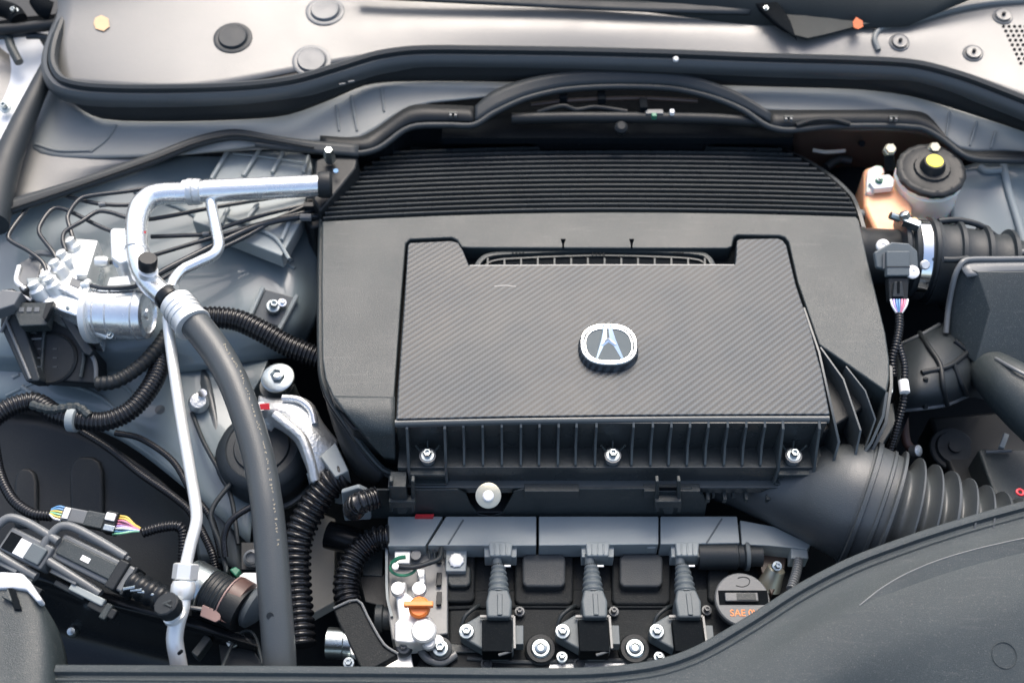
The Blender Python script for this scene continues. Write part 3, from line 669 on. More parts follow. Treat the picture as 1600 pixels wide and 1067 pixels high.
# ---- left fender edge, far left corner
ff = thing('inner_fender_skin', 'pale grey fender plastic between the cowl and the dark diagonal rubber strip', 'fender panel', (140, 270, -2))
sheet('fender_skin', [[(-20, 60, 3), (60, 120, 1.6), (120, 170, 1.2), (300, 200, .4), (520, 215, -.3)], [(-20, 200, 1), (40, 235, .2), (100, 262, -.3), (280, 240, -.6), (520, 228, -.8)], [(-60, 330, -.5), (10, 318, -1), (80, 300, -1.2), (300, 232, -1.3), (520, 236, -1.3)]], 'cowl', ff, thick=.003)
fs = thing('fender_seal', 'dark diagonal rubber strip rising to a peak left of the engine cover', 'seal', (300, 230, -1))
sheet('strip', [[(-20, 322, 1.6), (60, 298, 1.6), (150, 270, 1.6), (240, 238, 1.6), (310, 212, 1.6), (366, 202, 1.6), (430, 212, 1.5), (490, 220, 1.4), (560, 226, 1.2)],
  [(-20, 345, 1), (60, 318, 1), (150, 288, 1), (240, 256, 1), (310, 228, 1), (366, 217, 1), (430, 226, .9), (490, 238, .8), (560, 244, .6)]], 'rubber', fs, thick=.006, sx=5, sy=3)
tube('bead', [(-20, 338, 1.5), (60, 312, 1.5), (150, 281, 1.5), (240, 249, 1.5), (310, 222, 1.5), (366, 211, 1.5), (430, 220, 1.4), (490, 231, 1.3)], 2.2, 'black', fs, n=8)
hs = thing('hood_side_seal', 'thick dark rubber tube along the left fender edge', 'seal', (40, 200, 1))
tube('seal_tube', [(-14, 350, 1.5), (5, 270, 1.8), (28, 210, 2.6), (55, 150, 3.6), (84, 90, 4.6), (104, 40, 5.2)], [27, 24, 19, 15, 12, 10], 'rubber', hs, n=18)
fd = thing('body_edge', 'bright silver body edge out of focus at the far left', 'body panel', (10, 160, 1))
sheet('painted_edge', [[(-140, 10, 3), (-40, 20, 3), (60, 40, 3.5), (95, 60, 3.5)], [(-140, 120, 1.5), (-40, 110, 1.8), (20, 110, 2), (60, 130, 2)], [(-140, 200, .8), (-60, 190, 1), (0, 200, 1), (40, 220, 1)], [(-140, 330, -1), (-80, 300, -.6), (-30, 290, -.4), (0, 300, -.4)]], 'silver', fd)
bolt(P(8, 168, 2.4), 9, parent=fd)
hg = thing('hinge_assembly', 'black bar and levers of the bonnet hinge in the top left corner', 'hinge', (40, 40, 6))
tube('bar', [(-20, 48, 6.5), (30, 45, 6.5), (90, 38, 6.6)], 9, 'black', hg); tube('bar', [(-20, 60, 5.6), (20, 55, 5.6), (40, 53, 5.6)], 5, 'rubber', hg)
tube('bar', [(42, 57, 5.4), (60, 57, 5.4), (82, 60, 5.4)], 5, 'rubber', hg); tube('lever', [(12, 55, 5.5), (18, 75, 5), (30, 98, 4.2)], 7, 'cover', hg)
tube('lever', [(-10, 10, 8), (20, 20, 7.5), (30, 32, 7)], 14, 'deep', hg); tube('lever', [(60, 0, 8.5), (70, 14, 8), (80, 18, 7.6)], 15, 'deep', hg)
prism('hinge_plate', [(-40, -40), (110, -40), (95, 22), (30, 28), (-40, 40)], 5.5, 4.5, 'black', hg)
bolt(P(22, 18, 8.2), 7, parent=hg)
# ================================================================ LEFT SIDE
# ---- inner fender sheet metal
tw = thing('strut_tower', 'blue grey painted strut tower panel behind the brake unit with rounded right end', 'body panel', (260, 400, -14))
_, TB = sheet('tower_top', [
 [(-60, 320, -4), (60, 300, -3.6), (180, 276, -3.2), (290, 238, -2.8), (360, 224, -2.6), (430, 232, -3.0), (500, 246, -4)],
 [(-60, 380, -5), (60, 360, -4.6), (180, 335, -4.4), (290, 305, -4.2), (360, 300, -4.2), (440, 310, -4.8), (505, 318, -6)],
 [(-60, 450, -6), (60, 440, -5.8), (180, 400, -5.4), (290, 372, -5.2), (380, 370, -5.4), (450, 390, -6), (500, 420, -8.5)],
 [(-60, 520, -7.5), (60, 515, -7), (180, 490, -6.8), (290, 455, -6.4), (400, 440, -6.4), (465, 448, -7.2), (500, 490, -11)],
 [(-60, 560, -10), (60, 560, -9), (180, 545, -8.4), (300, 520, -8), (400, 505, -8), (458, 505, -8.8), (482, 530, -13)],
 [(-60, 600, -15), (60, 600, -14), (180, 590, -13), (300, 580, -12), (390, 565, -12), (440, 560, -13), (470, 560, -17)]], 'paint', tw, thick=.003, sx=5, sy=5)
ridge(TB, [(210, 300), (290, 330), (350, 372), (430, 402), (460, 420)], 3.5, 'paint', tw)
ridge(TB, [(130, 285), (220, 262), (300, 252)], 3, 'paint', tw)
ridge(TB, [(435, 362), (440, 385), (455, 410)], 4, 'duct', tw)
rb = thing('ribbed_bracket', 'blue grey ribbed plastic bracket above the thick aluminium pipe', 'bracket', (420, 280, -3))
prism('bracket_skin', [(360, 227), (470, 238), (486, 246), (488, 262), (470, 345), (440, 400), (300, 345), (330, 270)], -2.2, -4.5, 'duct', rb, bevel=.002)
for x0, y0, x1, y1 in ((360, 228, 330, 280), (407, 232, 380, 275), (442, 238, 425, 270), (482, 244, 474, 270), (403, 318, 380, 350), (357, 322, 345, 350), (452, 345, 440, 375)):
    tube('bracket_rib', [(x0, y0, -1.8), (x1, y1, -1.8)], 3.2, 'duct', rb, n=8)
tube('bracket_rib', [(364, 240, -1.9), (430, 248, -1.9), (480, 255, -1.9)], 1.6, 'duct', rb, n=8)
tube('bracket_rib', [(355, 340, -1.9), (390, 352, -1.9), (430, 372, -1.9), (452, 405, -2.2)], 3, 'duct', rb, n=8)
bk = thing('tower_bracket', 'small folded bracket with a shiny bolt on the blue grey strut tower', 'bracket', (430, 480, -7))
for pts in (((412, 455), (392, 495)), ((462, 466), (436, 512))):
    tube('bracket_edge', [hit(TB, *pts[0], .008)[0], hit(TB, *pts[1], .008)[0]], 4, 'duct', bk, n=8)
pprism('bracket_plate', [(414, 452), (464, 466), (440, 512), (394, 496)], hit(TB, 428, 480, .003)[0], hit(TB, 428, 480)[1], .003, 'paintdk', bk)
fin('bolt', bolt_bm(hit(TB, 428, 484, .012)[0], 11, (.3, -.3, 1), 1.2), 'zinc', bk)
fin('bolt', bolt_bm(hit(TB, 440, 478, .012)[0], 7, (.3, -.3, 1), 1), 'chrome', bk)
# stray bolt and dark block next to engine cover
jb = thing('pipe_joint_block', 'black joint block with an upright silver bolt at the end of the thick aluminium pipe', 'pipe joint', (520, 290, -3))
prism('block', [(492, 250), (520, 238), (560, 244), (556, 262), (534, 290), (512, 316), (500, 330), (488, 312)], .2, -6, 'black', jb, bevel=.004)
prism('block', [(478, 300), (506, 318), (503, 352), (486, 356), (474, 338)], -2, -8, 'black', jb, bevel=.003)
lathe('collar', (503, 289, 2.6), (1, .1, -.1), [(19, -6), (21, 0), (21, 12), (17, 16)], 'black', jb)
lathe('bolt', (515, 246, 1.5), (.05, -.2, 1), [(9, -8), (9, 6), (8, 14), (6, 20), (1, 20)], 'zinc', jb, n=6)
lathe('cap_dot', (525, 268, 1.2), (0, -.2, 1), [(4, 0), (4, 2)], 'wire_b', jb, n=12)
# lower sheet metal
lw = thing('inner_fender', 'blue grey inner fender sheet metal with a rolled flange under the brake unit', 'body panel', (160, 640, -18))
_, LB = sheet('fender_sheet', [
 [(-60, 540, -11), (40, 560, -11), (120, 570, -11.4), (230, 560, -11.5), (320, 545, -12), (380, 560, -13)],
 [(-60, 585, -12), (40, 600, -12), (120, 596, -12.4), (230, 600, -12.6), (320, 600, -13), (400, 640, -14)],
 [(-60, 620, -13), (40, 622, -13), (120, 632, -13.4), (220, 660, -13.6), (330, 690, -14), (400, 730, -15)],
 [(-60, 640, -15), (40, 640, -15), (110, 655, -15.4), (200, 695, -15.8), (310, 780, -16), (390, 850, -17)]], 'paint', lw, thick=.003, sx=5, sy=5)
ridge(LB, [(10, 618), (65, 596), (118, 604), (160, 622), (200, 660)], 3, 'paint', lw, name='rolled_flange')
ridge(LB, [(150, 590), (195, 604), (216, 625)], 2.5, 'paint', lw, name='rolled_flange')
ridge(LB, [(20, 590), (30, 585)], 3, 'duct', lw); ridge(LB, [(34, 604), (54, 616)], 4, 'duct', lw)
for x, y in ((230, 625), (250, 640)): 
    c, nn = hit(LB, x, y)
    if c is not None: fin('hole', lathe_bm(c, nn, [(8, -.5), (8, .6)], 14), 'paintdk', lw)
gp = thing('painted_panel_piece', 'plain grey blue panel piece seen behind the ribbed loom right of the thick hose', 'body panel', (400, 600, -14))
prism('panel', [(350, 560), (380, 530), (420, 560), (408, 590), (390, 620), (372, 606)], -12.5, -15, 'paint', gp)
rl = thing('frame_rail', 'blue grey curved frame rail between thin white pipe and engine mount', 'body panel', (330, 740, -20))
_, RB = sheet('rail', [
 [(270, 560, -13), (300, 560, -12.5), (330, 590, -13), (350, 620, -16)],
 [(290, 640, -14), (320, 640, -13.5), (344, 670, -14), (358, 700, -17)],
 [(280, 720, -16), (310, 720, -15), (350, 750, -15.5), (376, 770, -19)],
 [(300, 800, -18), (340, 810, -17), (372, 830, -18), (392, 850, -22)],
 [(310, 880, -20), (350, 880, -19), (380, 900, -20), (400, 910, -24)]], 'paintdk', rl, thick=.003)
# dark liner with embossed forms
ln = thing('black_liner', 'matte black moulded liner with two raised arches in the lower left', 'liner', (140, 760, -24))
_, NB = sheet('liner', [
 [(-60, 640, -16), (60, 650, -16), (160, 690, -16.5), (260, 760, -17), (330, 850, -19)],
 [(-60, 740, -19), (60, 745, -19), (160, 770, -19.5), (250, 810, -20), (310, 880, -21)],
 [(-60, 830, -21), (60, 840, -21), (160, 860, -21.5), (240, 880, -22), (300, 920, -23)],
 [(-60, 960, -24), (60, 980, -24), (160, 990, -24.5), (240, 1000, -25), (300, 1020, -26)]], 'black', ln, thick=.003)
for cx, w_, y0 in ((137, 27, 712), (42, 20, 730)):
    q = [hit(NB, cx+dx, y0+dy, .004)[0] for dx, dy in ((-w_, 95), (-w_, 22), (-w_*.8, 8), (-w_*.4, 0), (w_*.4, 0), (w_*.8, 8), (w_, 22), (w_, 95))]
    bm = bmesh.new(); A = [bm.verts.new(v) for v in q]; B = [bm.verts.new(v-Vector((0, 0, .03))) for v in q]; bm.faces.new(A); bm.faces.new(B[::-1])
    for k in range(8): bm.faces.new((A[k], B[k], B[(k+1) % 8], A[(k+1) % 8]))
    fin('raised_arch', bm, 'black', ln, .006, 4)
# lower black frame bar
fb = thing('radiator_support', 'glossy black support bar running diagonally at the lower left', 'support bar', (150, 930, -22))
_, SB = sheet('support', [
 [(-60, 858, -11), (60, 885, -11), (150, 920, -11), (250, 945, -11.2), (400, 1000, -12)],
 [(-60, 880, -11.3), (60, 905, -11.3), (150, 940, -11.3), (250, 965, -11.5), (400, 1010, -12)],
 [(-60, 915, -14), (60, 930, -14), (150, 958, -14), (250, 985, -14), (400, 1020, -15)],
 [(-60, 1000, -19), (60, 1000, -19), (150, 1010, -19), (250, 1030, -19), (400, 1060, -19)],
 [(-60, 1120, -22), (60, 1120, -22), (150, 1120, -22), (250, 1120, -22), (400, 1120, -22)]], 'gloss', fb, thick=.004)
lathe('bolt_dome', hit(SB, 115, 985, .002)[0], (0, -.3, 1), [(9, -2), (9, 4), (6, 8), (1, 9)], 'zinc', fb)
dome = hit(SB, 130, 970, .001)[0]

# ---- brake modulator
ab = thing('brake_modulator', 'silver brake modulator block with round motor and upright pipe fittings', 'brake unit', (150, 480, -10))
def slab(name, top4, z0, z1, m, par, bevel=.002): return prism(name, top4, z0, z1, m, par, bevel)
slab('valve_block', [(52, 430), (92, 392), (118, 372), (150, 374), (152, 396), (122, 436), (150, 448), (140, 500), (80, 480), (44, 460)], -1.5, -8, 'alu', ab, .003)
slab('valve_block', [(100, 376), (118, 372), (153, 375), (136, 430), (118, 430)], -.8, -4, 'white', ab, .002)
for px, py in ((80, 437), (94, 418), (104, 404), (118, 384), (85, 444), (62, 452)):
    lathe('pipe_fitting', (px, py+6, -1.2), (-.35, .25, 1), [(13, -10), (13, 8), (9, 12), (9, 20), (5, 22)], 'white', ab, n=14)
lathe('motor', (150, 488, -3.2), (1, -.08, .05), [(30, -14), (43, -10), (43, 0), (41, 2), (41, 74), (38, 84), (30, 86), (29, 83), (10, 83), (8, 86), (1, 86)], 'alu', ab, n=40)
lathe('motor_flange', (148, 490, -3.2), (1, -.08, .05), [(40, -10), (47, -6), (47, 3), (40, 3)], 'white', ab, n=40)
tube('motor_bracket', [(138, 440, -1.4), (134, 478, -1.8), (146, 512, -3), (168, 525, -4)], 7, 'white', ab, n=10)
bolt((106, 481, -1), 4, parent=ab); bolt((172, 524, -3.4), 6, parent=ab)
pprism('motor_sticker', [(172, 434), (200, 431), (204, 444), (168, 446)], (186, 440, 1.6), (0, -.2, 1), .0006, 'whitedot', ab, bevel=0)
slab('mount_plate', [(30, 410), (50, 400), (66, 408), (58, 440), (30, 450), (24, 440)], -1.2, -6, 'grey', ab)
slab('mount_plate', [(40, 434), (72, 432), (74, 446), (44, 448)], -.6, -2, 'duct', ab)
ec = thing('control_module', 'black brake control module with a round lid and big side connector', 'control box', (70, 540, -10))
pprism('module_body', [(22, 480), (96, 478), (150, 560), (150, 600), (60, 594), (36, 570)], (80, 540, -6), (0, -.5, 1), .04, 'black', ec, bevel=.003)
pprism('module_frame', [(2, 452), (20, 450), (62, 590), (60, 596), (40, 596), (0, 510)], (30, 520, -4.2), (-.1, -.45, 1), .03, 'rubber', ec, bevel=.003)
pprism('connector_lid', [(2, 452), (34, 455), (22, 476), (-20, 490), (-30, 480)], (20, 470, -.2), (0, -.2, 1), .02, 'grey', ec, bevel=.002)
pprism('connector_body', [(30, 472), (66, 472), (82, 470), (76, 482), (72, 508), (30, 510), (22, 490)], (50, 488, -1.6), (0, -.3, 1), .02, 'cover', ec, bevel=.002)
pprism('latch', [(72, 472), (84, 470), (78, 484), (70, 500), (66, 496)], (76, 482, -1.0), (0, -.3, 1), .01, 'black', ec)
pprism('side_fin', [(84, 480), (96, 478), (146, 548), (140, 556), (130, 552)], (110, 510, -3.6), (.1, -.5, 1), .02, 'rubber', ec, bevel=.002)
lathe('round_lid', (80, 560, -6.6), (0, -.5, 1), [(41, -4), (41, 1), (38, 3), (36, 1), (33, 1), (1, 1)], 'black', ec, n=36)
for i in range(6): box('molded_mark', (62+ (i % 2)*24, 545+(i//2)*14, -5.6+(.4 if i<2 else 0)), (7, 2, 2), 'rubber', ec, rot=(30, 0, 0), bevel=0)
NB_ = (0, -.5, 1)
for pts, r_, m_ in (([(98, 480), (124, 520), (150, 566), (152, 598)], 3.5, 'grey'), ([(24, 482), (40, 530), (60, 592)], 3, 'grey'), ([(28, 512), (74, 509)], 2.5, 'grey'), ([(30, 522), (44, 521), (60, 521)], 2, 'cover'),
     ([(36, 532), (68, 530)], 2, 'grey'), ([(74, 508), (70, 530), (66, 590)], 3, 'cover'), ([(100, 500), (132, 548), (128, 590)], 3, 'cover')):
    tube('molded_edge', [PL((80, 540, -6), NB_, x, y, .004) for x, y in pts], r_, m_, ec, n=8, sub=3)
for pts in ([(4, 456), (26, 458), (50, 470)], [(22, 478), (2, 520)], [(10, 500), (48, 592)]):
    tube('frame_edge', [PL((30, 520, -4.2), (-.1, -.45, 1), x, y, .001) for x, y in pts], 2.5, 'silver' if pts[0][0] == 4 else 'grey', ec, n=8, sub=3)  # silver tube paints the gloss highlight, grey ones brighten the other edges
for x, y in ((34, 484), (46, 484), (58, 484)): box('contact_slot', PL((50, 488, -1.6), (0, -.3, 1), x, y, .0005), (8, 8, 1.5), 'grey', ec, rot=(17, 0, 0), bevel=.0003)
tube('cast_web', [(52, 458, -2), (90, 474, -2), (128, 496, -2.4), (142, 520, -4)], 7, 'cast', ab, n=10); tube('cast_web', [(60, 446, -.9), (96, 452, -1), (132, 470, -1.6)], 4, 'cast', ab, n=8)
tube('cast_web', [(30, 416, -1), (26, 440, -1.2), (40, 452, -1.6)], 4, 'white', ab, n=8); tube('cast_web', [(48, 402, -1), (62, 396, -.6), (84, 398, -.6)], 5, 'grey', ab, n=8)
prism('cast_pocket', [(60, 440), (76, 436), (84, 446), (66, 452)], -1.4, -2, 'conn', ab, bevel=.0006); prism('cast_pocket', [(112, 432), (128, 440), (122, 450), (108, 444)], -1.35, -2, 'grey', ab, bevel=.0006)
for y_ in (-.5, 20, 60): lathe('motor_seam', (150, 488, -3.2), (1, -.08, .05), [(41, y_+10), (41.8, y_+11), (41.8, y_+12), (41, y_+13)], 'cast', ab, n=40)
# ---- brake pipes
bp_ = [
 [(75, 436, -.5), (68, 412, 0), (44, 392, .3), (14, 374, .5), (16, 362, .6), (38, 332, .4), (60, 304, .2), (80, 301, .1), (150, 318, 0), (205, 320, -.4), (300, 300, -1)],
 [(92, 416, -.3), (84, 396, .2), (62, 366, .4), (62, 354, .4), (76, 332, .2), (88, 325, .1), (108, 330, 0), (165, 358, -.4), (215, 372, -.8)],
 [(103, 392, 0), (98, 376, .4), (102, 362, .6), (128, 346, .6), (152, 331, .5), (172, 332, .4), (205, 342, .2), (240, 342, 0), (330, 325, -.6), (480, 300, -1.4)],
 [(115, 376, .1), (108, 352, .5), (106, 338, .6), (118, 318, .8), (132, 308, .8), (200, 299, .4), (232, 294, .2), (330, 284, -.6)],
 [(172, 410, -1), (205, 409, -.8), (250, 396, -.8), (330, 372, -.9), (420, 346, -1.2), (500, 326, -2)],
 [(236, 370, -.8), (290, 368, -.8), (320, 366, -.9), (360, 352, -1), (420, 334, -1.2), (498, 316, -2)],
 [(232, 438, -.6), (262, 420, -.6), (330, 386, -.8), (400, 354, -1), (460, 340, -1.3), (500, 338, -2)],
 [(236, 446, -1), (300, 410, -1), (380, 372, -1.1), (430, 344, -1.3), (500, 312, -2)],
 [(142, 446, .2), (158, 450, .3), (200, 450, .3), (225, 443, .3), (240, 438, 0)]]
bl = ['outermost thin dark brake pipe curving round the far left of the brake unit', 'second thin brake pipe looping just inside the outermost one', 'thin brake pipe with a hook bend over the silver fittings',
 'thin brake pipe rising highest behind the silver fittings', 'straight brake pipe leaving the small white nut left of the vertical aluminium pipe', 'upper thin brake pipe running right from the vertical aluminium pipe',
 'thicker dark pipe running diagonally up to the engine cover below the others', 'dark pipe lying just under the diagonal one towards the engine cover', 'short dark pipe lying across the top of the round motor']
for p_, l_ in zip(bp_, bl):
    r_ = 5 if 'thicker' in l_ else 3.4
    o = tube('brake_pipe', p_, r_, 'pipe', n=10, sub=6, top=dict(label=l_, cat='pipe', group='dark brake pipes around the brake unit'))
for c in ((402, 352, -1),): lathe('x', c, (1, .3, 0), [(1, 0), (1, 1)], 'grey', tw) if False else None
lathe('pipe_nut', (158, 409, -.8), (1, 0, 0), [(8, -8), (9, -4), (9, 6), (6, 12), (4, 12)], 'white', ab, n=12)
lathe('pipe_nut', (134, 446, .1), (.9, 0, .3), [(7, -5), (7, 5), (4, 8)], 'white', ab, n=12)
for c in ((322, 366, -.9), (160, 320, 0)): lathe('sleeve', c, (1, .15, 0), [(4.5, -5), (4.5, 5)], 'grey', tw, n=10)
for y in (305, 322, 340): box('pipe_clip', (478+(340-y)*.3, y, -1.2), (18, 10, 8), 'grey' if y != 322 else 'black', jb, bevel=.001)

# ---- air conditioning pipes
ac = thing('aluminium_pipe', 'thick bent aluminium air conditioning pipe with capped service port and white ferrule', 'pipe', (260, 380, 2))
tube('main_pipe', [(500, 290, 2.6), (420, 294, 2.6), (320, 299, 2.7)], [17, 17.5, 18], 'alu', ac, n=24, sub=4)
tube('main_pipe', [(330, 298, 2.7), (290, 302, 2.8), (258, 303, 2.8), (236, 308, 2.8), (220, 324, 2.8), (213, 350, 2.8), (213, 380, 2.8), (216, 404, 2.8), (224, 428, 2.8), (240, 448, 2.8), (264, 468, 2.8)], [17, 17, 17, 17.5, 17.5, 17, 17.5, 18, 18, 18, 18], 'alu', ac, n=24, sub=6)
lathe('weld_collar', (302, 300, 2.7), (1, .02, 0), [(17, -16), (19, -15), (19, -9), (21, -8), (21, 0), (19.5, 1), (21, 3), (20, 12), (17, 14)], 'cast', ac, n=24)
lathe('pipe_step', (214, 392, 2.8), (0, 1, 0), [(17.5, -3), (19.5, -2), (19.5, 2), (17.5, 3)], 'cast', ac, n=24)
for q_ in (-14, -4, 6): lathe('crimp_ring', (288, 490, 2.9), (.62, -.78, -.05), [(27, q_), (28.8, q_+2), (27, q_+4)], 'cast', ac, n=30)
lathe('red_tick', hit(BVHTree.FromPolygons([v.co+Vector(ac.location) for v in [o for o in ac.children if o.name.startswith('main_pipe')][1].data.vertices], [p.vertices[:] for p in [o for o in ac.children if o.name.startswith('main_pipe')][1].data.polygons]), 226, 363)[0], -FWD, [(2, -2), (2, .6)], 'red', ac, n=8)
prism('mounting_block', [(171, 360), (176, 355), (204, 356), (207, 404), (186, 412), (173, 402)], 3.2, -.5, 'white', ac, bevel=.004)
lathe('block_bolt', (186, 410, 2.4), (0, -.6, 1), [(9, -4), (9, 3), (4, 3), (4, 1)], 'zinc', ac, n=16)
lathe('service_cap', (231, 406, 6.1), (.25, .1, 1), [(14, -16), (14.5, -12), (14.5, 2), (13, 4), (1, 4)], 'black', ac, n=24, lobes=(12, .04))
lathe('service_neck', (232, 424, 4.4), (.25, .1, 1), [(15, -8), (15, 2), (12, 4), (12, 12)], 'white', ac, n=20)
lathe('hose_band', (264, 466, 2.9), (.75, -.72, -.02), [(21, -8), (21.5, -6), (21.5, 6), (21, 8)], 'gloss', ac, n=24)
prism('band_clip', [(268, 448), (278, 442), (282, 452), (272, 460)], 4.2, 2.5, 'conn', ac)
lathe('ferrule', (288, 490, 2.9), (.62, -.78, -.05), [(23, -30), (27, -26), (28, -8), (27.5, 6), (28, 22), (30, 24), (30, 28), (24, 29)], 'white', ac, n=30)
ah = tube('thick_hose', [(286, 488, 2.9), (308, 510, 2.7), (340, 552, 2.4), (366, 600, 2), (388, 660, 1.2), (405, 720, .2), (417, 790, -1), (424, 860, -2.6), (430, 940, -4.6), (436, 1020, -7), (440, 1100, -9.5)], [24, 24, 24, 24, 24, 24.5, 25, 26, 26, 26, 26], 'hose', n=28, sub=8,
   top=dict(label='thick grey black rubber hose running from the white ferrule down to the front edge', cat='hose'))
bm = bmesh.new(); hp = [(352, 540), (372, 572), (388, 612), (402, 655), (415, 700), (424, 750), (431, 800), (436, 850)]
hc = crom([Vector((x, y, 0)) for x, y in hp], 8)
hb = BVHTree.FromPolygons([v.co+ah.location for v in ah.data.vertices], [p.vertices[:] for p in ah.data.polygons])
for i, v in enumerate(hc):
    if i % 5 == 4: continue
    for q in range(2):
        c, nn = hit(hb, v.x-2+q*1.2+random.uniform(-1, 1), v.y+random.uniform(-2, 2), .0002)
        if c is not None: box_bm(c, (1.1, random.choice((1.4, 2.4, 3)), .6), (0, 0, random.uniform(-30, 30)), bm)
o = fin('hose_print', bm, 'print', ah); o['kind'] = 'stuff'
lathe('paint_spot', hit(hb, 422, 962, 0)[0], -FWD, [(6, -1), (6, .5)], 'black', ah, n=12)
t1 = tube('thin_branch_pipe', [(328, 306, 2.2), (332, 330, 2), (338, 360, 1.8), (342, 384, 1.6), (334, 398, 1.5), (310, 410, 1.3), (286, 422, 1.2), (272, 438, 1.2), (266, 456, 1.2)], 9, 'alu', n=16, sub=6,
   top=dict(label='thin aluminium branch pipe bending back towards the service port from the thick pipe', cat='pipe'))
tp_ = thing('thin_white_pipe', 'long thin pale pipe down to the front edge with hex nut and black cap', 'pipe', (290, 760, -2))
tube('pipe_run', [(262, 496, .8), (264, 520, .6), (272, 580, .2), (284, 660, -.6), (296, 730, -1.4), (306, 790, -2), (307, 815, -2.2), (298, 850, -2.4), (290, 885, -2.6)], 9, 'white', tp_, n=16, sub=6)
lathe('hex_nut', (290, 892, -2.6), (.05, .75, .35), [(17, -14), (20, -12), (20, 10), (17, 12)], 'white', tp_, n=6)
lathe('union', (286, 920, -2.9), (.05, .75, .35), [(14, -16), (17, -13), (19, -4), (19, 6), (16, 12)], 'white', tp_, n=20)
tube('pipe_run', [(288, 925, -3), (284, 950, -3.6), (276, 975, -4.2), (273, 1000, -5), (278, 1030, -6.4), (286, 1080, -9)], [11, 12, 13, 13, 13, 13], 'white', tp_, n=18, sub=6)
lathe('port_neck', (272, 960, -2.4), (-.25, .3, 1), [(18, -6), (18, 0), (14, 2), (16, 4), (16, 10), (13, 14)], 'white', tp_, n=24)
lathe('port_cap', (262, 946, -.4), (-.25, .1, 1), [(19, -14), (20, -10), (20, 6), (18, 8), (1, 8)], 'black', tp_, n=30, lobes=(20, .03))
box('cap_mark', (261, 940, .35), (14, 2, 1.5), 'cover', tp_, rot=(0, -12, 20), bevel=0); box('cap_mark', (263, 945, .35), (12, 2, 1.5), 'cover', tp_, rot=(0, -12, -30), bevel=0)
lathe('ink_dot', (281, 1019, -4.3), -FWD, [(3, -8), (3, 4)], 'deep', tp_, n=10)

# ---- corrugated looms
def loom(path, r, label, corr=(7, 2.4), m='loom', z=0, n=16, group='ribbed wiring looms and hoses'):
    return tube('wiring_loom', path, r, m, corr=corr, n=n, top=dict(label=label, cat='wiring loom', group=group))
loom([(300, 500, -5), (330, 496, -5), (370, 500, -5.4), (410, 518, -6), (450, 540, -7), (500, 560, -8)], 17, 'ribbed black loom passing behind the thick hose towards the engine cover', (6.5, 2.4))
loom([(-30, 672, -7), (-6, 650, -7), (22, 634, -7), (55, 628, -7.4), (85, 645, -7.8), (120, 655, -8), (165, 658, -8.2), (205, 640, -8.2), (235, 605, -8), (248, 575, -8), (245, 545, -8.4)], 15, 'ribbed black loom with a grey clip band crossing the left side', (6, 2))
loom([(150, 600, -6), (180, 596, -6), (215, 575, -6.4), (245, 545, -6.6), (262, 520, -7)], 11, 'tape wrapped dark loom under the round silver motor', (9, 1.6), 'black')
loom([(-10, 690, -9), (0, 740, -9.6), (20, 780, -10), (50, 802, -10), (80, 806, -10)], 8, 'thin ribbed loom curving down the left edge to the blue and yellow wires', (5, 1.4))
loom([(222, 832, -8.6), (250, 824, -8.6), (278, 822, -8.8), (286, 832, -9.2), (286, 880, -10.5)], 8, 'thin ribbed loom with a square bend left of the white pipe', (5, 1.6))
loom([(125, 672, -12), (170, 700, -13), (220, 740, -13), (270, 775, -13.2), (298, 800, -13.6), (330, 860, -14.5), (340, 900, -16)], 6, 'thin dark braided cable lying across the black liner', (4, 1))
loom([(180, 676, -12.4), (220, 685, -12.6), (270, 720, -12.8), (300, 770, -13), (330, 810, -13.6), (346, 870, -15)], 5, 'second thin dark cable just above the braided one', (4, .8))
loom([(470, 1010, -17), (462, 900, -15), (466, 840, -13.4), (490, 790, -12), (520, 752, -10.5), (540, 742, -10)], 23, 'fat glossy ribbed hose right of the thick smooth hose', (11, 4.2), n=22)
loom([(610, 838, -14), (585, 842, -14.2), (560, 862, -14.6), (545, 890, -15), (540, 920, -15.6), (546, 948, -16)], 19, 'curved glossy ribbed hose bending down beside the bright metal bracket', (9, 4), n=22)
tube('cable', [(300, 645, -13), (318, 690, -13), (345, 740, -13.4), (362, 780, -14), (372, 850, -15)], 3.5, 'rubber', top=dict(label='thin straight dark wire running down left of the engine mount', cat='cable'))
tube('cable', [(352, 870, -14), (350, 840, -13), (362, 812, -12), (395, 790, -11.6), (420, 778, -11)], 5, 'loom', top=dict(label='short glossy black cable arching behind the thick hose', cat='cable'))
tube('cable', [(372, 742, -13), (330, 800, -13), (344, 850, -14), (356, 900, -15)], 4, 'rubber', top=dict(label='thin dark wire dropping from under the engine mount', cat='cable'))
cl = thing('loom_clip', 'grey plastic clip band around the ribbed loom on the left side', 'clip', (112, 655, -7))
lathe('clip_band', (115, 655, -7.9), (.95, -.1, 0), [(17, -7), (20, -6), (20, 6), (17, 7)], 'duct', cl, n=20)
lathe('clip_band', (246, 560, -7.8), (.2, .9, .1), [(17, -5), (19, -4), (19, 4), (17, 5)], 'cover', cl, n=20) if False else None
tube('foil_tape', [(48, 632, -6.2), (80, 640, -6.6), (120, 636, -6.8), (140, 650, -7)], 7, 'cover', cl, corr=(11, 1.5), n=8)
# green cap
gc = thing('green_fastener', 'pale green round fastener in the dark gap left of the engine mount', 'fastener', (310, 622, -12))
lathe('fastener_body', (310, 628, -12), (.2, -.3, 1), [(16, -8), (16, 0), (12, 8), (6, 9)], 'cast', gc, n=20); lathe('fastener_head', (316, 616, -11.2), (.3, -.3, 1), [(6, -4), (7, 6), (3, 6)], 'chrome', gc, n=8)
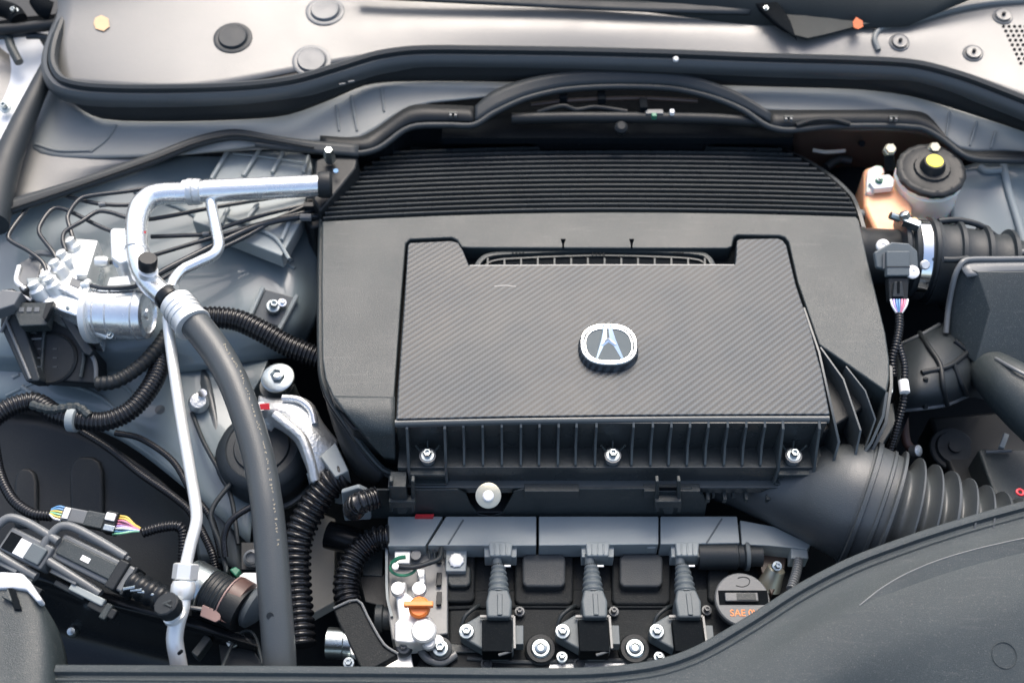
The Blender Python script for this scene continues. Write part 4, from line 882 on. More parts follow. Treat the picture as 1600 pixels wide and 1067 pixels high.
# ---- engine mount
em = thing('engine_mount', 'round black rubber engine mount with cast aluminium arm and a big steel bolt', 'engine mount', (430, 700, -18))
lathe('rubber_body', (412, 705, -12.5), (0, -.12, 1), [(70, -60), (76, -40), (74, -30), (78, -22), (78, -10), (72, -2), (69, 2), (71, 6), (66, 14), (56, 18), (54, 16), (44, 16), (42, 20), (20, 21)], 'rubber', em, n=44)
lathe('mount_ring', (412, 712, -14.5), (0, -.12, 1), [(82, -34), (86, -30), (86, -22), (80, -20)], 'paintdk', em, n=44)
lathe('pedestal', (434, 608, -8.5), (0, -.05, 1), [(30, -40), (28, -8), (26, 0), (26, 12)], 'cover', em, n=30)
lathe('bolt_washer', (434, 590, -6.2), (0, -.08, 1), [(25, -6), (26, -4), (26, 1), (23, 3), (3, 3)], 'zinc', em, n=36)
lathe('bolt_head', (434, 588, -5.9), (0, -.08, 1), [(11, 0), (11, 7), (7, 9), (7, 5), (1, 5)], 'zinc', em, n=6)
_, _ = sheet('cast_arm', [[(404, 618, -8), (430, 622, -7.4), (470, 620, -7.2), (490, 632, -7.6), (505, 660, -8.4), (530, 690, -9.4)],
   [(402, 640, -8.2), (428, 640, -6.8), (455, 640, -6.6), (480, 655, -7), (498, 680, -7.8), (524, 704, -9.2)],
   [(415, 668, -9.5), (426, 655, -8.2), (452, 668, -7.4), (474, 684, -7.6), (486, 710, -8.4), (515, 722, -9.6)],
   [(424, 674, -10), (430, 668, -9.6), (460, 690, -9), (474, 720, -9.4), (488, 752, -10), (500, 756, -10.6)]], 'cast', em, thick=.008, sx=6, sy=5)
tube('cast_rib', [(430, 648, -6.4), (450, 664, -6.4), (472, 684, -7), (484, 715, -8), (492, 750, -9.6)], 8, 'cast', em, n=10)
tube('cast_rib', [(442, 622, -6.6), (468, 625, -6.4), (486, 640, -6.8), (492, 662, -7.4)], 6, 'alu', em, n=10)
lathe('cast_post', (412, 640, -7.4), (-.1, -.2, 1), [(10, -24), (10, 8), (8, 14), (5, 14)], 'cast', em, n=12)
pprism('paint_mark', [(405, 631), (420, 630), (421, 640), (407, 640)], (412, 636, -5.6), -FWD, .004, 'red', em, bevel=.0004)
prism('end_block', [(500, 712), (524, 690), (545, 735), (524, 745)], -8.4, -12, 'duct', em)
prism('socket', [(478, 738), (512, 728), (545, 740), (530, 768), (490, 760)], -11, -14, 'duct', em)
# ================================================================ LOWER LEFT CONNECTORS
def local(c, ang, tilt=0):
    """frame at c with x axis pointing along image angle (deg, clockwise down) on a level plane"""
    c = V(c); a_ = R(-ang); X = Vector((math.cos(a_), math.sin(a_), -math.sin(R(tilt)))).normalized(); Z = Vector((0, -.25, 1)); Y = Z.cross(X).normalized(); Z = X.cross(Y).normalized()
    return c, X, Y, Z, mpp(c)
def lbox_bm(F, x0, x1, y0, y1, z0, z1, bm=None, taper=1):
    c, X, Y, Z, s = F; bm = bm or bmesh.new(); vs = []
    for x in (x0, x1):
        k = 1 if x == x0 else taper
        for y, z in ((y0, z0), (y1, z0), (y1, z1), (y0, z1)): vs.append(bm.verts.new(c+X*x*s+Y*y*k*s+Z*z*s))
    for f in ((3, 2, 1, 0), (4, 5, 6, 7), (0, 1, 5, 4), (1, 2, 6, 5), (2, 3, 7, 6), (3, 0, 4, 7)): bm.faces.new([vs[i] for i in f])
    return bm
def lbox(name, F, x0, x1, y0, y1, z0, z1, m, par, bevel=.0012, taper=1): return fin(name, lbox_bm(F, x0, x1, y0, y1, z0, z1, None, taper), m, par, bevel)
c1 = thing('lever_connector', 'long grey black lever connector with silver body pointing at the hex nut', 'connector', (160, 880, -10))
F = local((85, 850, -7.6), 26)
lbox('housing', F, 8, 150, -20, 22, -22, 8, 'grey', c1, .003)
lbox('housing_top', F, 16, 120, -12, 14, 8, 13, 'cover', c1, .002)
lbox('collar', F, 118, 136, -23, 24, -23, 14, 'black', c1, .002); lbox('collar', F, 146, 152, -24, 24, -23, 12, 'black', c1, .002)
tube('lever_loop', [F[0]+(F[1]*x+F[2]*y+F[3]*z)*F[4] for x, y, z in ((120, 30, 4), (60, 34, 8), (16, 34, 12), (0, 26, 14), (-6, 6, 14), (-6, -12, 12), (4, -24, 8), (40, -28, 2), (90, -32, -6), (110, -34, -8))], 7, 'grey', c1, n=10, sub=5)
lbox('lever_arm', F, 20, 70, -40, -30, -8, 2, 'grey', c1); lbox('lever_arm', F, 60, 125, -50, -38, -12, -2, 'duct', c1, .002); lbox('lever_foot', F, 100, 150, -60, -44, -18, -6, 'black', c1, .002)
lbox('lever_foot', F, 30, 90, -54, -44, -20, -8, 'rubber', c1, .002); lbox('lever_foot', F, 128, 140, -66, -40, -18, -4, 'cover', c1, .002)
lbox('shield_bar', F, 30, 126, 26, 33, -4, 5, 'grey', c1, .001)
lbox('white_highlight', F, 60, 76, -4, 4, 13, 13.6, 'whitedot', c1, 0)  # white plate paints a highlight on the housing top
tube('taped_wires', [F[0]+(F[1]*x+F[3]*z)*F[4] for x, z in ((145, -4), (180, -6), (215, -10), (240, -14))], [20, 20, 21, 20], 'gloss', c1, corr=(17, 2.5), n=16)
for k in range(5):
    tube('foil_wrap', [F[0]+(F[1]*(150+k*11)+F[2]*(-14+k*3)+F[3]*(12-k))*F[4], F[0]+(F[1]*(166+k*11)+F[2]*(-4+k)+F[3]*(14-k*2))*F[4]], 3.2, 'zinc', c1, n=8, sub=2)
c2 = thing('lever_connector', 'shorter grey lever connector with pale square window at the left edge', 'connector', (40, 850, -10))
F = local((0, 838, -7.4), 26)
lbox('housing', F, 12, 96, -18, 22, -22, 8, 'grey', c2, .003)
lbox('window', F, 40, 62, -14, 12, 8, 10, 'silver', c2, .0006); lbox('housing_top', F, 62, 92, -14, 14, 8, 14, 'conn', c2, .003); lbox('window_frame', F, 18, 40, -14, 14, 8, 9.5, 'deep', c2, .0006)
tube('lever_loop', [F[0]+(F[1]*x+F[2]*y+F[3]*z)*F[4] for x, y, z in ((95, 32, 4), (40, 36, 8), (14, 34, 12), (2, 28, 14), (-6, 8, 14), (-4, -12, 12), (4, -22, 8), (40, -26, 0), (90, -28, -6))], 7, 'grey', c2, n=10, sub=5)
lbox('lever_arm', F, 20, 60, -38, -28, -8, 2, 'grey', c2); lbox('lever_arm', F, 50, 90, -46, -34, -12, -2, 'cover', c2); lbox('lever_foot', F, 70, 110, -52, -40, -16, -6, 'black', c2)
c3 = thing('inline_connector', 'small grey inline wire connector with coloured wires at both ends', 'connector', (140, 810, -10))
F = local((98, 803, -7.4), 12)
lbox('shell', F, 0, 42, -11, 12, -10, 6, 'grey', c3, .002); lbox('shell', F, 40, 72, -13, 13, -12, 8, 'cover', c3, .002); lbox('clip_collar', F, 72, 92, -16, 18, -13, 10, 'black', c3, .002)
lbox('clip_top', F, 74, 90, 2, 14, 10, 14, 'whitedot', c3, .001); lbox('clip_top', F, 76, 94, -14, -4, 9, 12, 'zinc', c3, .001); lbox('clip_top', F, 4, 14, -8, 10, 6, 9, 'whitedot', c3, .001)
for k, wm in enumerate(('wire_y', 'wire_y', 'wire_p', 'wire_p', 'wire_v', 'wire_w', 'wire_b', 'wire_g')):
    y = 14-k*4.2
    tube('wire', [F[0]+(F[1]*x+F[2]*yy+F[3]*z)*F[4] for x, yy, z in ((90, y, 2), (104, y*.9+1, 4+(k % 3)*2), (118, y*.4, 2), (128, y*.15, -2))], 1.9, wm, c3, n=6, sub=4)
for k, wm in enumerate(('wire_b', 'wire_b', 'wire_y', 'wire_g', 'wire_y', 'wire_w')):
    y = 10-k*4
    tube('wire', [F[0]+(F[1]*x+F[2]*yy+F[3]*z)*F[4] for x, yy, z in ((2, y, 2), (-8, y, 4), (-20, y*.4, 0))], 1.9, wm, c3, n=6, sub=4)
# radiator hose stub with brown clamp
rh = thing('radiator_hose', 'fat black hose end with a brown spring clamp beside the hex nut', 'hose', (360, 930, -12))
ax = Vector((.80, -.42, -.1)).normalized()
lathe('steel_neck', (306, 912, -9), ax, [(34, -14), (36, -8), (36, 22), (33, 24)], 'zinc', rh, n=30)
lathe('hose_end', (330, 924, -9.3), ax, [(34, -8), (35, 6), (34, 30), (35, 60)], 'black', rh, n=30)
for k in range(5): lathe('hose_ridge', (330, 924, -9.3), ax, [(34, -2+k*7), (35.6, 0+k*7), (34, 2+k*7)], 'rubber', rh, n=30)
lathe('spring_clamp', (372, 940, -9.8), ax, [(34, -12), (37, -11), (37, 10), (34, 12)], 'brown', rh, n=30)
lathe('clamp_edge', (360, 936, -9.6), ax, [(36, -3), (38.5, -2), (38.5, 0), (36, 1)], 'clampface', rh, n=30)
lathe('outlet', (396, 948, -10.4), ax, [(30, -8), (34, -4), (34, 4), (20, 14)], 'conn', rh, n=30)
pprism('clamp_ear', [(316, 944), (332, 950), (346, 946), (344, 968), (336, 972), (312, 962)], (330, 956, -8.2), (0, -.4, 1), .006, 'clampface', rh, bevel=.001)
pprism('clamp_ear', [(346, 946), (364, 958), (360, 976), (344, 970)], (352, 960, -8.6), (0, -.4, 1), .006, 'brown', rh, bevel=.001)
tube('clamp_tongue', [(298, 948, -8.6), (316, 951, -8.3)], 3, 'tan', rh, n=6)
wb = thing('white_plastic_cap', 'plain white plastic piece peeking out left of the thick hose', 'cap', (395, 910, -12))
prism('cap_body', [(372, 900), (380, 893), (412, 893), (414, 925), (392, 922)], -9.5, -13, 'whitedot', wb, bevel=.002)
gd = thing('green_clip', 'tiny green plastic clip above the white cap left of the thick hose', 'clip', (368, 890, -12)); prism('clip_body', [(358, 889), (368, 884), (376, 890), (368, 900)], -10.5, -12, 'green', gd)
prism('clip_foot', [(352, 882), (356, 882), (356, 894), (352, 894)], -10.5, -12, 'cover', gd)
bt2 = thing('socket_bolt', 'pale round socket bolt just left of the thick hose near the white cap', 'bolt', (394, 868, -13))
lathe('bolt_body', (394, 872, -13), (0, -.3, 1), [(14, -6), (14, 2), (11, 4), (11, 10), (8, 12), (7, 6), (1, 6)], 'grey', bt2, n=20); prism('seat', [(376, 846), (414, 846), (416, 890), (376, 890)], -14, -18, 'black', bt2)
hb2 = thing('hex_bolt', 'small shiny hex bolt on a dark bracket below the brown clamp', 'bolt', (364, 1000, -15)); bolt((364, 1000, -13.4), 11, (0, -.2, 1), hb2, 'zinc', h=1.1)
prism('bracket_arm', [(340, 990), (378, 985), (412, 1040), (420, 1080), (350, 1080)], -14.5, -18, 'rubber', hb2); tube('bracket_edge', [(345, 1045, -13), (385, 985, -13), (412, 1040, -13.8)], 3, 'cover', hb2, n=8)
sc_ = thing('side_clip', 'small dark rectangular clip under the clamp near the capped pipe', 'clip', (308, 1000, -14)); prism('clip_arm', [(298, 1018), (320, 990), (330, 996), (308, 1026)], -12.5, -14, 'cover', sc_)
# textured black box bottom-left corner
bx = thing('battery_cover', 'textured grey black box cover with notched top in the bottom left corner', 'cover', (30, 1000, -8))
_, XB = sheet('box_skin', [[(-60, 905, -2), (0, 897, -2), (38, 898, -2.2), (46, 912, -2.6)], [(-60, 930, -2), (0, 920, -2), (50, 926, -2.3), (66, 940, -3.2)], [(-60, 980, -2.2), (0, 975, -2.2), (62, 970, -2.6), (92, 985, -5)], [(-60, 1040, -2.4), (0, 1040, -2.4), (70, 1030, -3), (106, 1035, -7)], [(-60, 1120, -2.6), (0, 1120, -2.6), (66, 1120, -3.2), (110, 1120, -8)]], 'cover', bx, thick=.006)
prism('bright_lip', [(-60, 896), (4, 892), (34, 894), (46, 906), (66, 936), (58, 940), (40, 920), (20, 918), (-60, 920)], -1.6, -3, 'silver', bx, bevel=.003)
pprism('notch', [(10, 918), (14, 912), (24, 922), (34, 952), (22, 952)], hit(XB, 22, 935, .003)[0], hit(XB, 22, 935)[1], .003, 'deep', bx)
pprism('notch_lip', [(2, 932), (12, 918), (18, 935), (18, 940)], hit(XB, 10, 932, .006)[0], hit(XB, 10, 932)[1], .004, 'cover', bx)

# ================================================================ LOWER MIDDLE: engine top
eb = thing('valve_cover', 'dark grey cast valve cover with raised square pads below the wiring duct', 'valve cover', (900, 940, -19))
prism('cover_plate', [(690, 836), (1250, 836), (1255, 1010), (1190, 1060), (640, 1060), (690, 960)], -17.5, -24, 'vcover', eb, bevel=.003)
prism('side_step', [(700, 920), (1200, 916), (1200, 1070), (700, 1070)], -17.0, -20, 'vcover', eb, bevel=.004)
def pad(x0, y0, x1, y1, z=-15.6, m='cover'):
    r_ = 6; poly = [(x0+r_, y0), (x1-r_, y0), (x1, y0+r_), (x1, y1-r_), (x1-r_, y1), (x0+r_, y1), (x0, y1-r_), (x0, y0+r_)]
    return prism('raised_pad', poly, z, z-2.2, m, eb, bevel=.004, seg=3)
for x in (850, 1002): pad(x-34, 864, x+34, 916, -15.3, 'pad'); pad(x-46, 852, x+46, 944, -16.4, 'vcover')
pad(694, 852, 742, 940, -16.2, 'vcover'); pad(698, 880, 736, 916, -15.4, 'cover'); pad(1106, 880, 1140, 940, -16.4, 'vcover')
for x in (772, 926, 1072): prism('cast_rib', [(x-2, 945), (x+2, 945), (x+2, 958), (x-2, 958)], -16.2, -18, 'pad', eb, bevel=.0006)
tube('cover_seam', [(700, 950, -16.9), (760, 948, -16.9), (900, 948, -16.9), (1110, 948, -16.9)], 3, 'vcover', eb, n=8)
tube('cover_seam', [(730, 1028, -16.9), (820, 1034, -16.9), (900, 1032, -16.9), (1060, 1030, -16.9)], 3.5, 'pad', eb, n=8)
for x in (905, 1055, 760): lathe('cast_boss', (x, 1036, -16.6), (0, -.1, 1), [(9, -6), (9, 0), (6, 1), (5, -2), (1, -2)], 'pad', eb, n=16)
pr = thing('bright_boss_plate', 'small grey bracket plate with a round bright star bolt left of the first ignition coil', 'bracket', (714, 876, -15))
prism('plate', [(696, 852), (730, 852), (728, 892), (696, 892)], -14.6, -15.5, 'duct', pr); lathe('star_bolt', (713, 875, -14.4), (0, -.1, 1), [(11, -2), (11, 2), (9, 3), (1, 3)], 'white', pr, n=24, lobes=(9, .12))
cyl = thing('breather_tube', 'black cylinder tube end under the right side of the wiring duct', 'tube', (1130, 866, -16))
lathe('tube_body', (1100, 868, -15), (1, 0, 0), [(22, -10), (22, 50), (19, 52), (19, 60), (22, 62), (22, 68), (17, 70), (17, 90)], 'rubber', cyl, n=26)
lathe('tube_ring', (1166, 868, -15), (1, 0, 0), [(23, -3), (24, 0), (23, 3)], 'conn', cyl, n=26)
# wiring duct
wd = thing('wiring_duct', 'long blue grey plastic wiring duct in segments below the shield strip', 'wiring duct', (900, 830, -14))
def seg(poly, z=-13.4): return prism('duct_segment', poly, z, -16.2, 'duct', wd, bevel=.0012)
seg([(606, 806), (692, 806), (664, 853), (606, 853)]); seg([(697, 806), (838, 806), (838, 852), (668, 852)], -13.3); seg([(842, 806), (1029, 806), (1029, 850), (842, 852)], -13.3)
seg([(1032, 806), (1152, 806), (1156, 848), (1032, 850)], -13.3); seg([(1156, 812), (1210, 822), (1268, 850), (1262, 858), (1200, 852), (1159, 850)], -13.6)
tube('duct_groove', [(724, 812, -13.28), (700, 850, -13.28)], 1.4, 'conn', wd, n=6); tube('duct_groove', [(1128, 810, -13.28), (1104, 848, -13.28)], 1.4, 'conn', wd, n=6)
for x in (680, 690, 822, 850, 1018, 1120, 1150): prism('duct_tab', [(x-7, 851), (x+7, 851), (x+6, 856), (x-6, 856)], -13.9, -15, 'duct', wd, bevel=.0006)
for x in (782, 934, 1074):
    prism('outlet', [(x-26, 848), (x+26, 848), (x+25, 870), (x-25, 870)], -13.9, -16, 'duct', wd, bevel=.001)
    prism('outlet_face', [(x-19, 846), (x+19, 846), (x+17, 868), (x-17, 868)], -13.2, -15, 'duct', wd, bevel=.002)
    for dx in (-9, 0, 9): tube('outlet_rib', [(x+dx, 850, -13.15), (x+dx, 866, -13.15)], 1.2, 'duct', wd, n=6)
prism('duct_tail', [(1236, 850), (1262, 856), (1264, 872), (1236, 872)], -13.8, -16, 'duct', wd)
prism('red_label', [(650, 803), (678, 803), (676, 807), (648, 807)], -12.9, -13.4, 'red', wd, bevel=0)
# ignition coils
cg = 'ignition coils in a row on the valve cover'
def coil(x):
    t = thing('ignition_coil', 'left ignition coil, the one nearest the bright metal bracket', 'ignition coil', (x, 990, -17), cg)
    lathe('cable_neck', (x-4, 876, -14.2), (0, .8, .2), [(8, -8), (8, 10)], 'conn', t, n=14)
    tube('cable_boot', [(x-2, 884, -14), (x-2, 905, -13.8), (x-2, 928, -13.8)], [10, 14, 17], 'conn', t, corr=(10, 2.2), n=18)
    lathe('tie_strap', (x-2, 884, -13.9), (0, .9, .2), [(9, -2), (10.5, -1), (10.5, 1), (9, 2)], 'deep', t, n=16); box('tie_end', (x+12, 884, -13.6), (10, 3, 3), 'whitedot', t, bevel=.0003)
    prism('plug', [(x-17, 920), (x+13, 920), (x+19, 938), (x+17, 964), (x-20, 964), (x-22, 938)], -12.8, -16, 'conn', t, bevel=.003, seg=3)
    prism('plug_rib', [(x-4, 926), (x+4, 926), (x+4, 960), (x-4, 960)], -12.65, -13.4, 'conn', t, bevel=.001)
    prism('mount_ear', [(x-63, 984), (x-60, 976), (x-32, 960), (x+20, 960), (x+22, 1014), (x+14, 1022), (x-12, 1022), (x-34, 1010), (x-62, 994)], -14.6, -16.5, 'conn', t, bevel=.0025)
    prism('coil_head', [(x-28, 967), (x+19, 967), (x+19, 1017), (x-28, 1017)], -13.6, -16, 'deep', t, bevel=.0012)
    sweep('head_rim', [(x-31, 962, -13.9), (x+22, 962, -13.9)], [(-2, -4), (-2, 0), (2, 0), (2, -4)], 'grey', t); sweep('head_rim', [(x+22, 962, -13.9), (x+23, 1012, -13.9)], [(-2, -4), (-2, 0), (1.4, 0), (1.4, -4)], 'grey', t)
    prism('side_tab', [(x+24, 976), (x+37, 976), (x+37, 1006), (x+24, 1006)], -14.4, -16, 'conn', t, bevel=.001)
    tube('lower_clip', [(x-2, 1023, -14), (x+8, 1020, -13.9), (x+19, 1016, -13.9)], 2.6, 'grey', t, n=8)
    fin('bolt', bolt_bm((x-52, 986, -14.3), 12, (0, -.15, 1), .7), 'zinc', t)
    return t
k0 = coil(781); X0 = P(781, 990, -14.5).x
for x, l_ in ((931, 'middle ignition coil, directly below the centre of the wiring duct'), (1078, 'right ignition coil, the one nearest the oil filler cap')):
    dup(k0, P(x, 990, -14.5).x-X0, label=l_, group=cg)
bs_ = [((845, 1012, -16), 19, 'large bright round bolt between the left and middle ignition coils'), ((992, 1012, -16), 19, 'large bright round bolt between the middle and right ignition coils')]
for c, r_, l_ in bs_:
    t = thing('head_bolt', l_, 'bolt', c, 'large bright valve cover bolts')
    lathe('sleeve', c, (0, -.12, 1), [(25, -16), (25, -8), (22, -5), (22, 0)], 'black', t, n=26); lathe('bolt_cap', c, (0, -.12, 1), [(16, -6), (16, 1), (13.5, 3), (10, 3), (9, 7), (6, 8), (5, 5), (1, 5)], 'zinc', t, n=26)
for (c, r_, l_) in (((812, 955, -16.4), 8, 'small dull bolt right of the first coil plug'), ((959, 955, -16.4), 8, 'small dull bolt right of the middle coil plug'), ((1104, 953, -16.4), 8, 'small dull bolt left of the oil filler cap'),
                    ((878, 1026, -16.4), 9, 'small shiny bolt low between the left and middle coils'), ((1030, 1026, -16.4), 9, 'small shiny bolt low below the right coil')):
    t = thing('small_bolt', l_, 'bolt', c, 'small bolts on the valve cover'); bolt(c, r_, (0, -.1, 1), t, 'zinc' if 'shiny' in l_ else 'grey', h=1)
for i, x in enumerate((735, 885, 1035)):
    tube('wire_hook', [(x-14, 978, -16), (x-8, 962, -15.5), (x+6, 950, -15.6), (x+14, 946, -16.2)], 3.4, 'rubber', top=dict(label=['short dark wire hook behind the ear of the left coil', 'short dark wire hook behind the ear of the middle coil', 'short dark wire hook behind the ear of the right coil'][i], cat='wire', group='dark wire hooks behind the coils'))
ip = thing('front_casting', 'pale bare metal casting edge under the coils at the front rim', 'casting', (960, 1040, -20)); prism('casting_edge', [(860, 1028), (980, 1028), (985, 1060), (850, 1060)], -17, -20, 'cast', ip)
prism('casting_edge', [(570, 1024), (640, 1010), (650, 1060), (560, 1060)], -16.5, -20, 'white', ip)
# bright solenoid bracket
sv = thing('solenoid_bracket', 'overexposed bright metal solenoid bracket with an orange plug and green ring', 'bracket', (650, 930, -16))
prism('frame', [(606, 853), (706, 853), (700, 905), (700, 990), (612, 1000), (606, 960)], -15.4, -18, 'grey', sv, bevel=.002)
sweep('frame_edge', [(604, 850, -14.6), (605, 930, -14.8), (612, 962, -15)], [(-2, -8), (-2, 0), (2, 0), (2, -8)], 'duct', sv)
prism('bright_body', [(616, 912), (634, 906), (636, 925), (652, 935), (650, 960), (672, 962), (680, 975), (676, 1000), (640, 1004), (616, 1002), (616, 972), (622, 966)], -13.8, -17, 'white', sv, bevel=.003)
prism('bright_body', [(616, 860), (642, 860), (640, 880), (616, 880)], -14.3, -17, 'white', sv); prism('bright_body', [(650, 888), (664, 888), (664, 910), (656, 912)], -14.3, -17, 'white', sv)
for x, y in ((622, 920), (655, 920)): lathe('round_stud', (x, y, -13.4), (0, -.1, 1), [(11.5, -6), (11.5, 3), (10, 5), (1, 5)], 'white', sv, n=24)
lathe('solenoid_can', (662, 985, -13.6), (0, -.1, 1), [(20, -10), (20, 2), (17, 5), (1, 5)], 'white', sv, n=26)
lathe('orange_plug', (655, 948, -12.6), (0, -.12, 1), [(17, -8), (17, 0), (14, 3), (1, 3)], 'orange', sv, n=24); box('plug_handle', (654, 944, -12), (46, 9, 9), 'orange', sv, bevel=.0012)
bm = bmesh.new(); gcn = P(626, 886, -13.6); gs = mpp(gcn)
tube('green_ring', [gcn+Vector((math.cos(q)*20*gs*1.0+4*gs, math.sin(q)*14*gs, 0)) for q in [R(150+k*26) for k in range(9)]], 2.4, 'green', sv, n=8)
tube('green_ring', [(612, 880, -13.2), (622, 872, -12.8), (634, 870, -12.8)], 3.5, 'green', sv, n=8)
lathe('white_pin', (618, 885, -13), (0, -.1, 1), [(5.5, -2), (5.5, 3), (1, 4)], 'whitedot', sv, n=14)
tube('black_lead', [(620, 884, -13.1), (645, 886, -12.9), (668, 880, -12.8), (686, 872, -13), (690, 856, -13.4)], 4, 'rubber', sv, n=10)
lathe('grey_screw', (650, 867, -14.4), (0, -.1, 1), [(8, -2), (8, 2), (1, 2)], 'grey', sv, n=16)
for y in (870, 905, 935): box('side_slot', (686, y, -15), (8, 22, 6), 'black', sv, bevel=.0006)
for x in (670, 678, 686, 694): tube('lead_wires', [(x, 852, -14.2), (x+1, 872, -14.6)], 1.6, 'cover', sv, n=6)
for i, (c, r_, l_) in enumerate((((688, 1012, -15.4), 16, 'bright flange bolt right of the solenoid bracket foot'), ((631, 1010, -15.4), 14, 'grey flange bolt left of the solenoid bracket foot'))):
    t = thing('flange_bolt', l_, 'bolt', c, 'flange bolts at the foot of the solenoid bracket'); lathe('washer', c, (0, -.15, 1), [(18 if i == 0 else 14, -8), (18 if i == 0 else 14, -2), (12, 0)], 'rubber', t, n=22); bolt(c, r_-3, (0, -.15, 1), t, 'zinc' if i == 0 else 'grey', h=.8)
lathe('bright_stud', (670, 1004, -14.6), (0, -.1, 1), [(11, -6), (11, 3), (8, 6), (1, 6)], 'white', sv, n=18); lathe('bright_stud', (684, 1000, -15), (.3, .2, 1), [(9, -6), (9, 3), (1, 5)], 'white', sv, n=14)
hk = thing('lifting_bracket', 'dark curved steel bracket below the bright flange bolt', 'bracket', (690, 1025, -18)); tube('curved_arm', [(655, 1010, -16.6), (668, 1028, -16.4), (690, 1034, -16.4), (712, 1022, -16.6)], 7, 'grey', hk, n=10); prism('arm_plate', [(700, 1004), (750, 1008), (750, 1018), (704, 1020)], -16.6, -18, 'cover', hk)
bh = thing('hose_bracket', 'flat black angled bracket holding the foot of the curved ribbed hose', 'bracket', (570, 990, -16))
prism('bracket_plate', [(520, 948), (558, 936), (572, 960), (600, 1010), (622, 1022), (568, 1052), (548, 1010), (528, 970)], -13.6, -15, 'vcover', bh, bevel=.002)
tube('bracket_lip', [(521, 950, -13.4), (558, 937, -13.4), (574, 962, -13.4), (600, 1006, -13.4), (622, 1021, -13.5)], 2.2, 'grey', bh, n=8, sub=3)
al = thing('alternator_boss', 'turned steel cylinder with a bright face at the left of the engine front', 'boss', (540, 1010, -18))
lathe('cylinder', (516, 1004, -15.5), (1, -.05, 0), [(24, -4), (24, 22), (26, 24), (26, 36), (18, 42), (1, 42)], 'zinc', al, n=28); prism('bright_plate', [(540, 982), (556, 980), (566, 1030), (548, 1022)], -14, -15, 'white', al); bolt((545, 1035, -15), 9, (0, -.2, 1), al, 'zinc')
dk = thing('side_hose', 'smooth dark hose and steel bracket between ribbed hose and engine', 'hose', (590, 880, -19))
tube('hose_run', [(512, 835, -18), (540, 842, -18), (570, 850, -18)], 22, 'gloss', dk); lathe('hose_end', (602, 966, -17), (1, 0, 0), [(19, -16), (22, -14), (22, -4), (18, -2), (18, 8)], 'rubber', dk, n=20)
prism('bracket_plate', [(566, 826), (600, 826), (598, 900), (566, 898)], -17.2, -18.5, 'cover', dk); prism('bracket_plate', [(560, 900), (604, 896), (606, 950), (570, 940)], -17.4, -20, 'black', dk)
gp2 = thing('brown_strip', 'dull olive brown strip of undertray seen left of the curved ribbed hose', 'undertray', (498, 900, -26)); prism('strip', [(498, 800), (524, 810), (522, 940), (482, 962), (478, 880)], -24, -26, 'tan', gp2)
# oil cap
oc = thing('oil_filler_cap', 'round grey oil filler cap with orange lettering partly under the front shroud', 'oil cap', (1160, 935, -16))
occ = P(1160, 936, -14.4); ocs = mpp(occ)
lathe('cap_disc', occ, (0, -.12, 1), [(40, -16), (43, -12), (43, -1), (41, 1), (1, 1)], 'grey', oc, n=44)
Zc = Vector((0, -.12, 1)).normalized(); Yc = Vector((0, 1, .12)).normalized(); Xc = Vector((1, 0, 0))
Fo = (occ, Xc, Yc, Zc, ocs)
lbox('grip_recess', Fo, -37, 40, -9, 14, .6, 1.6, 'deep', oc, 0); lbox('grip_bar', Fo, -28, 24, -5, 9, 1, 7, 'grey', oc, .0012); lbox('grip_plate', Fo, -10, 20, -3.5, 7.5, 7, 7.8, 'cover', oc, .0003)
tube('oil_can_mark', [occ+(Xc*x+Yc*y+Zc*1.2)*ocs for x, y in ((-8, 22), (2, 20), (12, 24), (14, 32), (6, 36), (-4, 34))], .8, 'rubber', oc, n=6)
def text(name, body, size, c, X, Y, m, par):
    cu = bpy.data.curves.new('t', 'FONT'); cu.body = body; cu.size = size; cu.extrude = .0003; cu.offset = size*.012; o = bpy.data.objects.new('t', cu); sc.collection.objects.link(o)
    bpy.context.view_layer.update(); me = bpy.data.meshes.new_from_object(o.evaluated_get(bpy.context.evaluated_depsgraph_get()))
    sc.collection.objects.unlink(o); bpy.data.objects.remove(o); Z = X.cross(Y)
    mt = Matrix((( X.x, Y.x, Z.x, 0), (X.y, Y.y, Z.y, 0), (X.z, Y.z, Z.z, 0), (0, 0, 0, 1))); mt.translation = c
    me.transform(mt); me.transform(Matrix.Translation(-off(par))); me.materials.clear(); me.materials.append(M[m]); o = bpy.data.objects.new(name, me); sc.collection.objects.link(o); o.parent = par; return o
text('lettering', 'SAE 0W-20', 15*ocs, occ+(Xc*-22-Yc*27+Zc*1.5)*ocs, Xc, Yc, 'orangeprint', oc)
sb = thing('sensor_fitting', 'pale brass fitting with a bright bolt between oil cap and grey duct', 'fitting', (1205, 890, -17))
lathe('fitting_body', (1208, 900, -16), (.3, .5, .8), [(20, -20), (16, 0), (14, 14), (8, 18)], 'brass', sb, n=18); bolt((1214, 884, -13.6), 8, (.1, -.3, 1), sb, 'zinc'); prism('fitting_arm', [(1180, 862), (1230, 862), (1226, 890), (1206, 930), (1192, 900)], -16, -18, 'rust', sb)
loom([(1248, 874, -14), (1244, 895, -13.5), (1236, 920, -13)], 7, 'thin grey ribbed loom dropping from the right end of the wiring duct', (5, 2), 'grey')
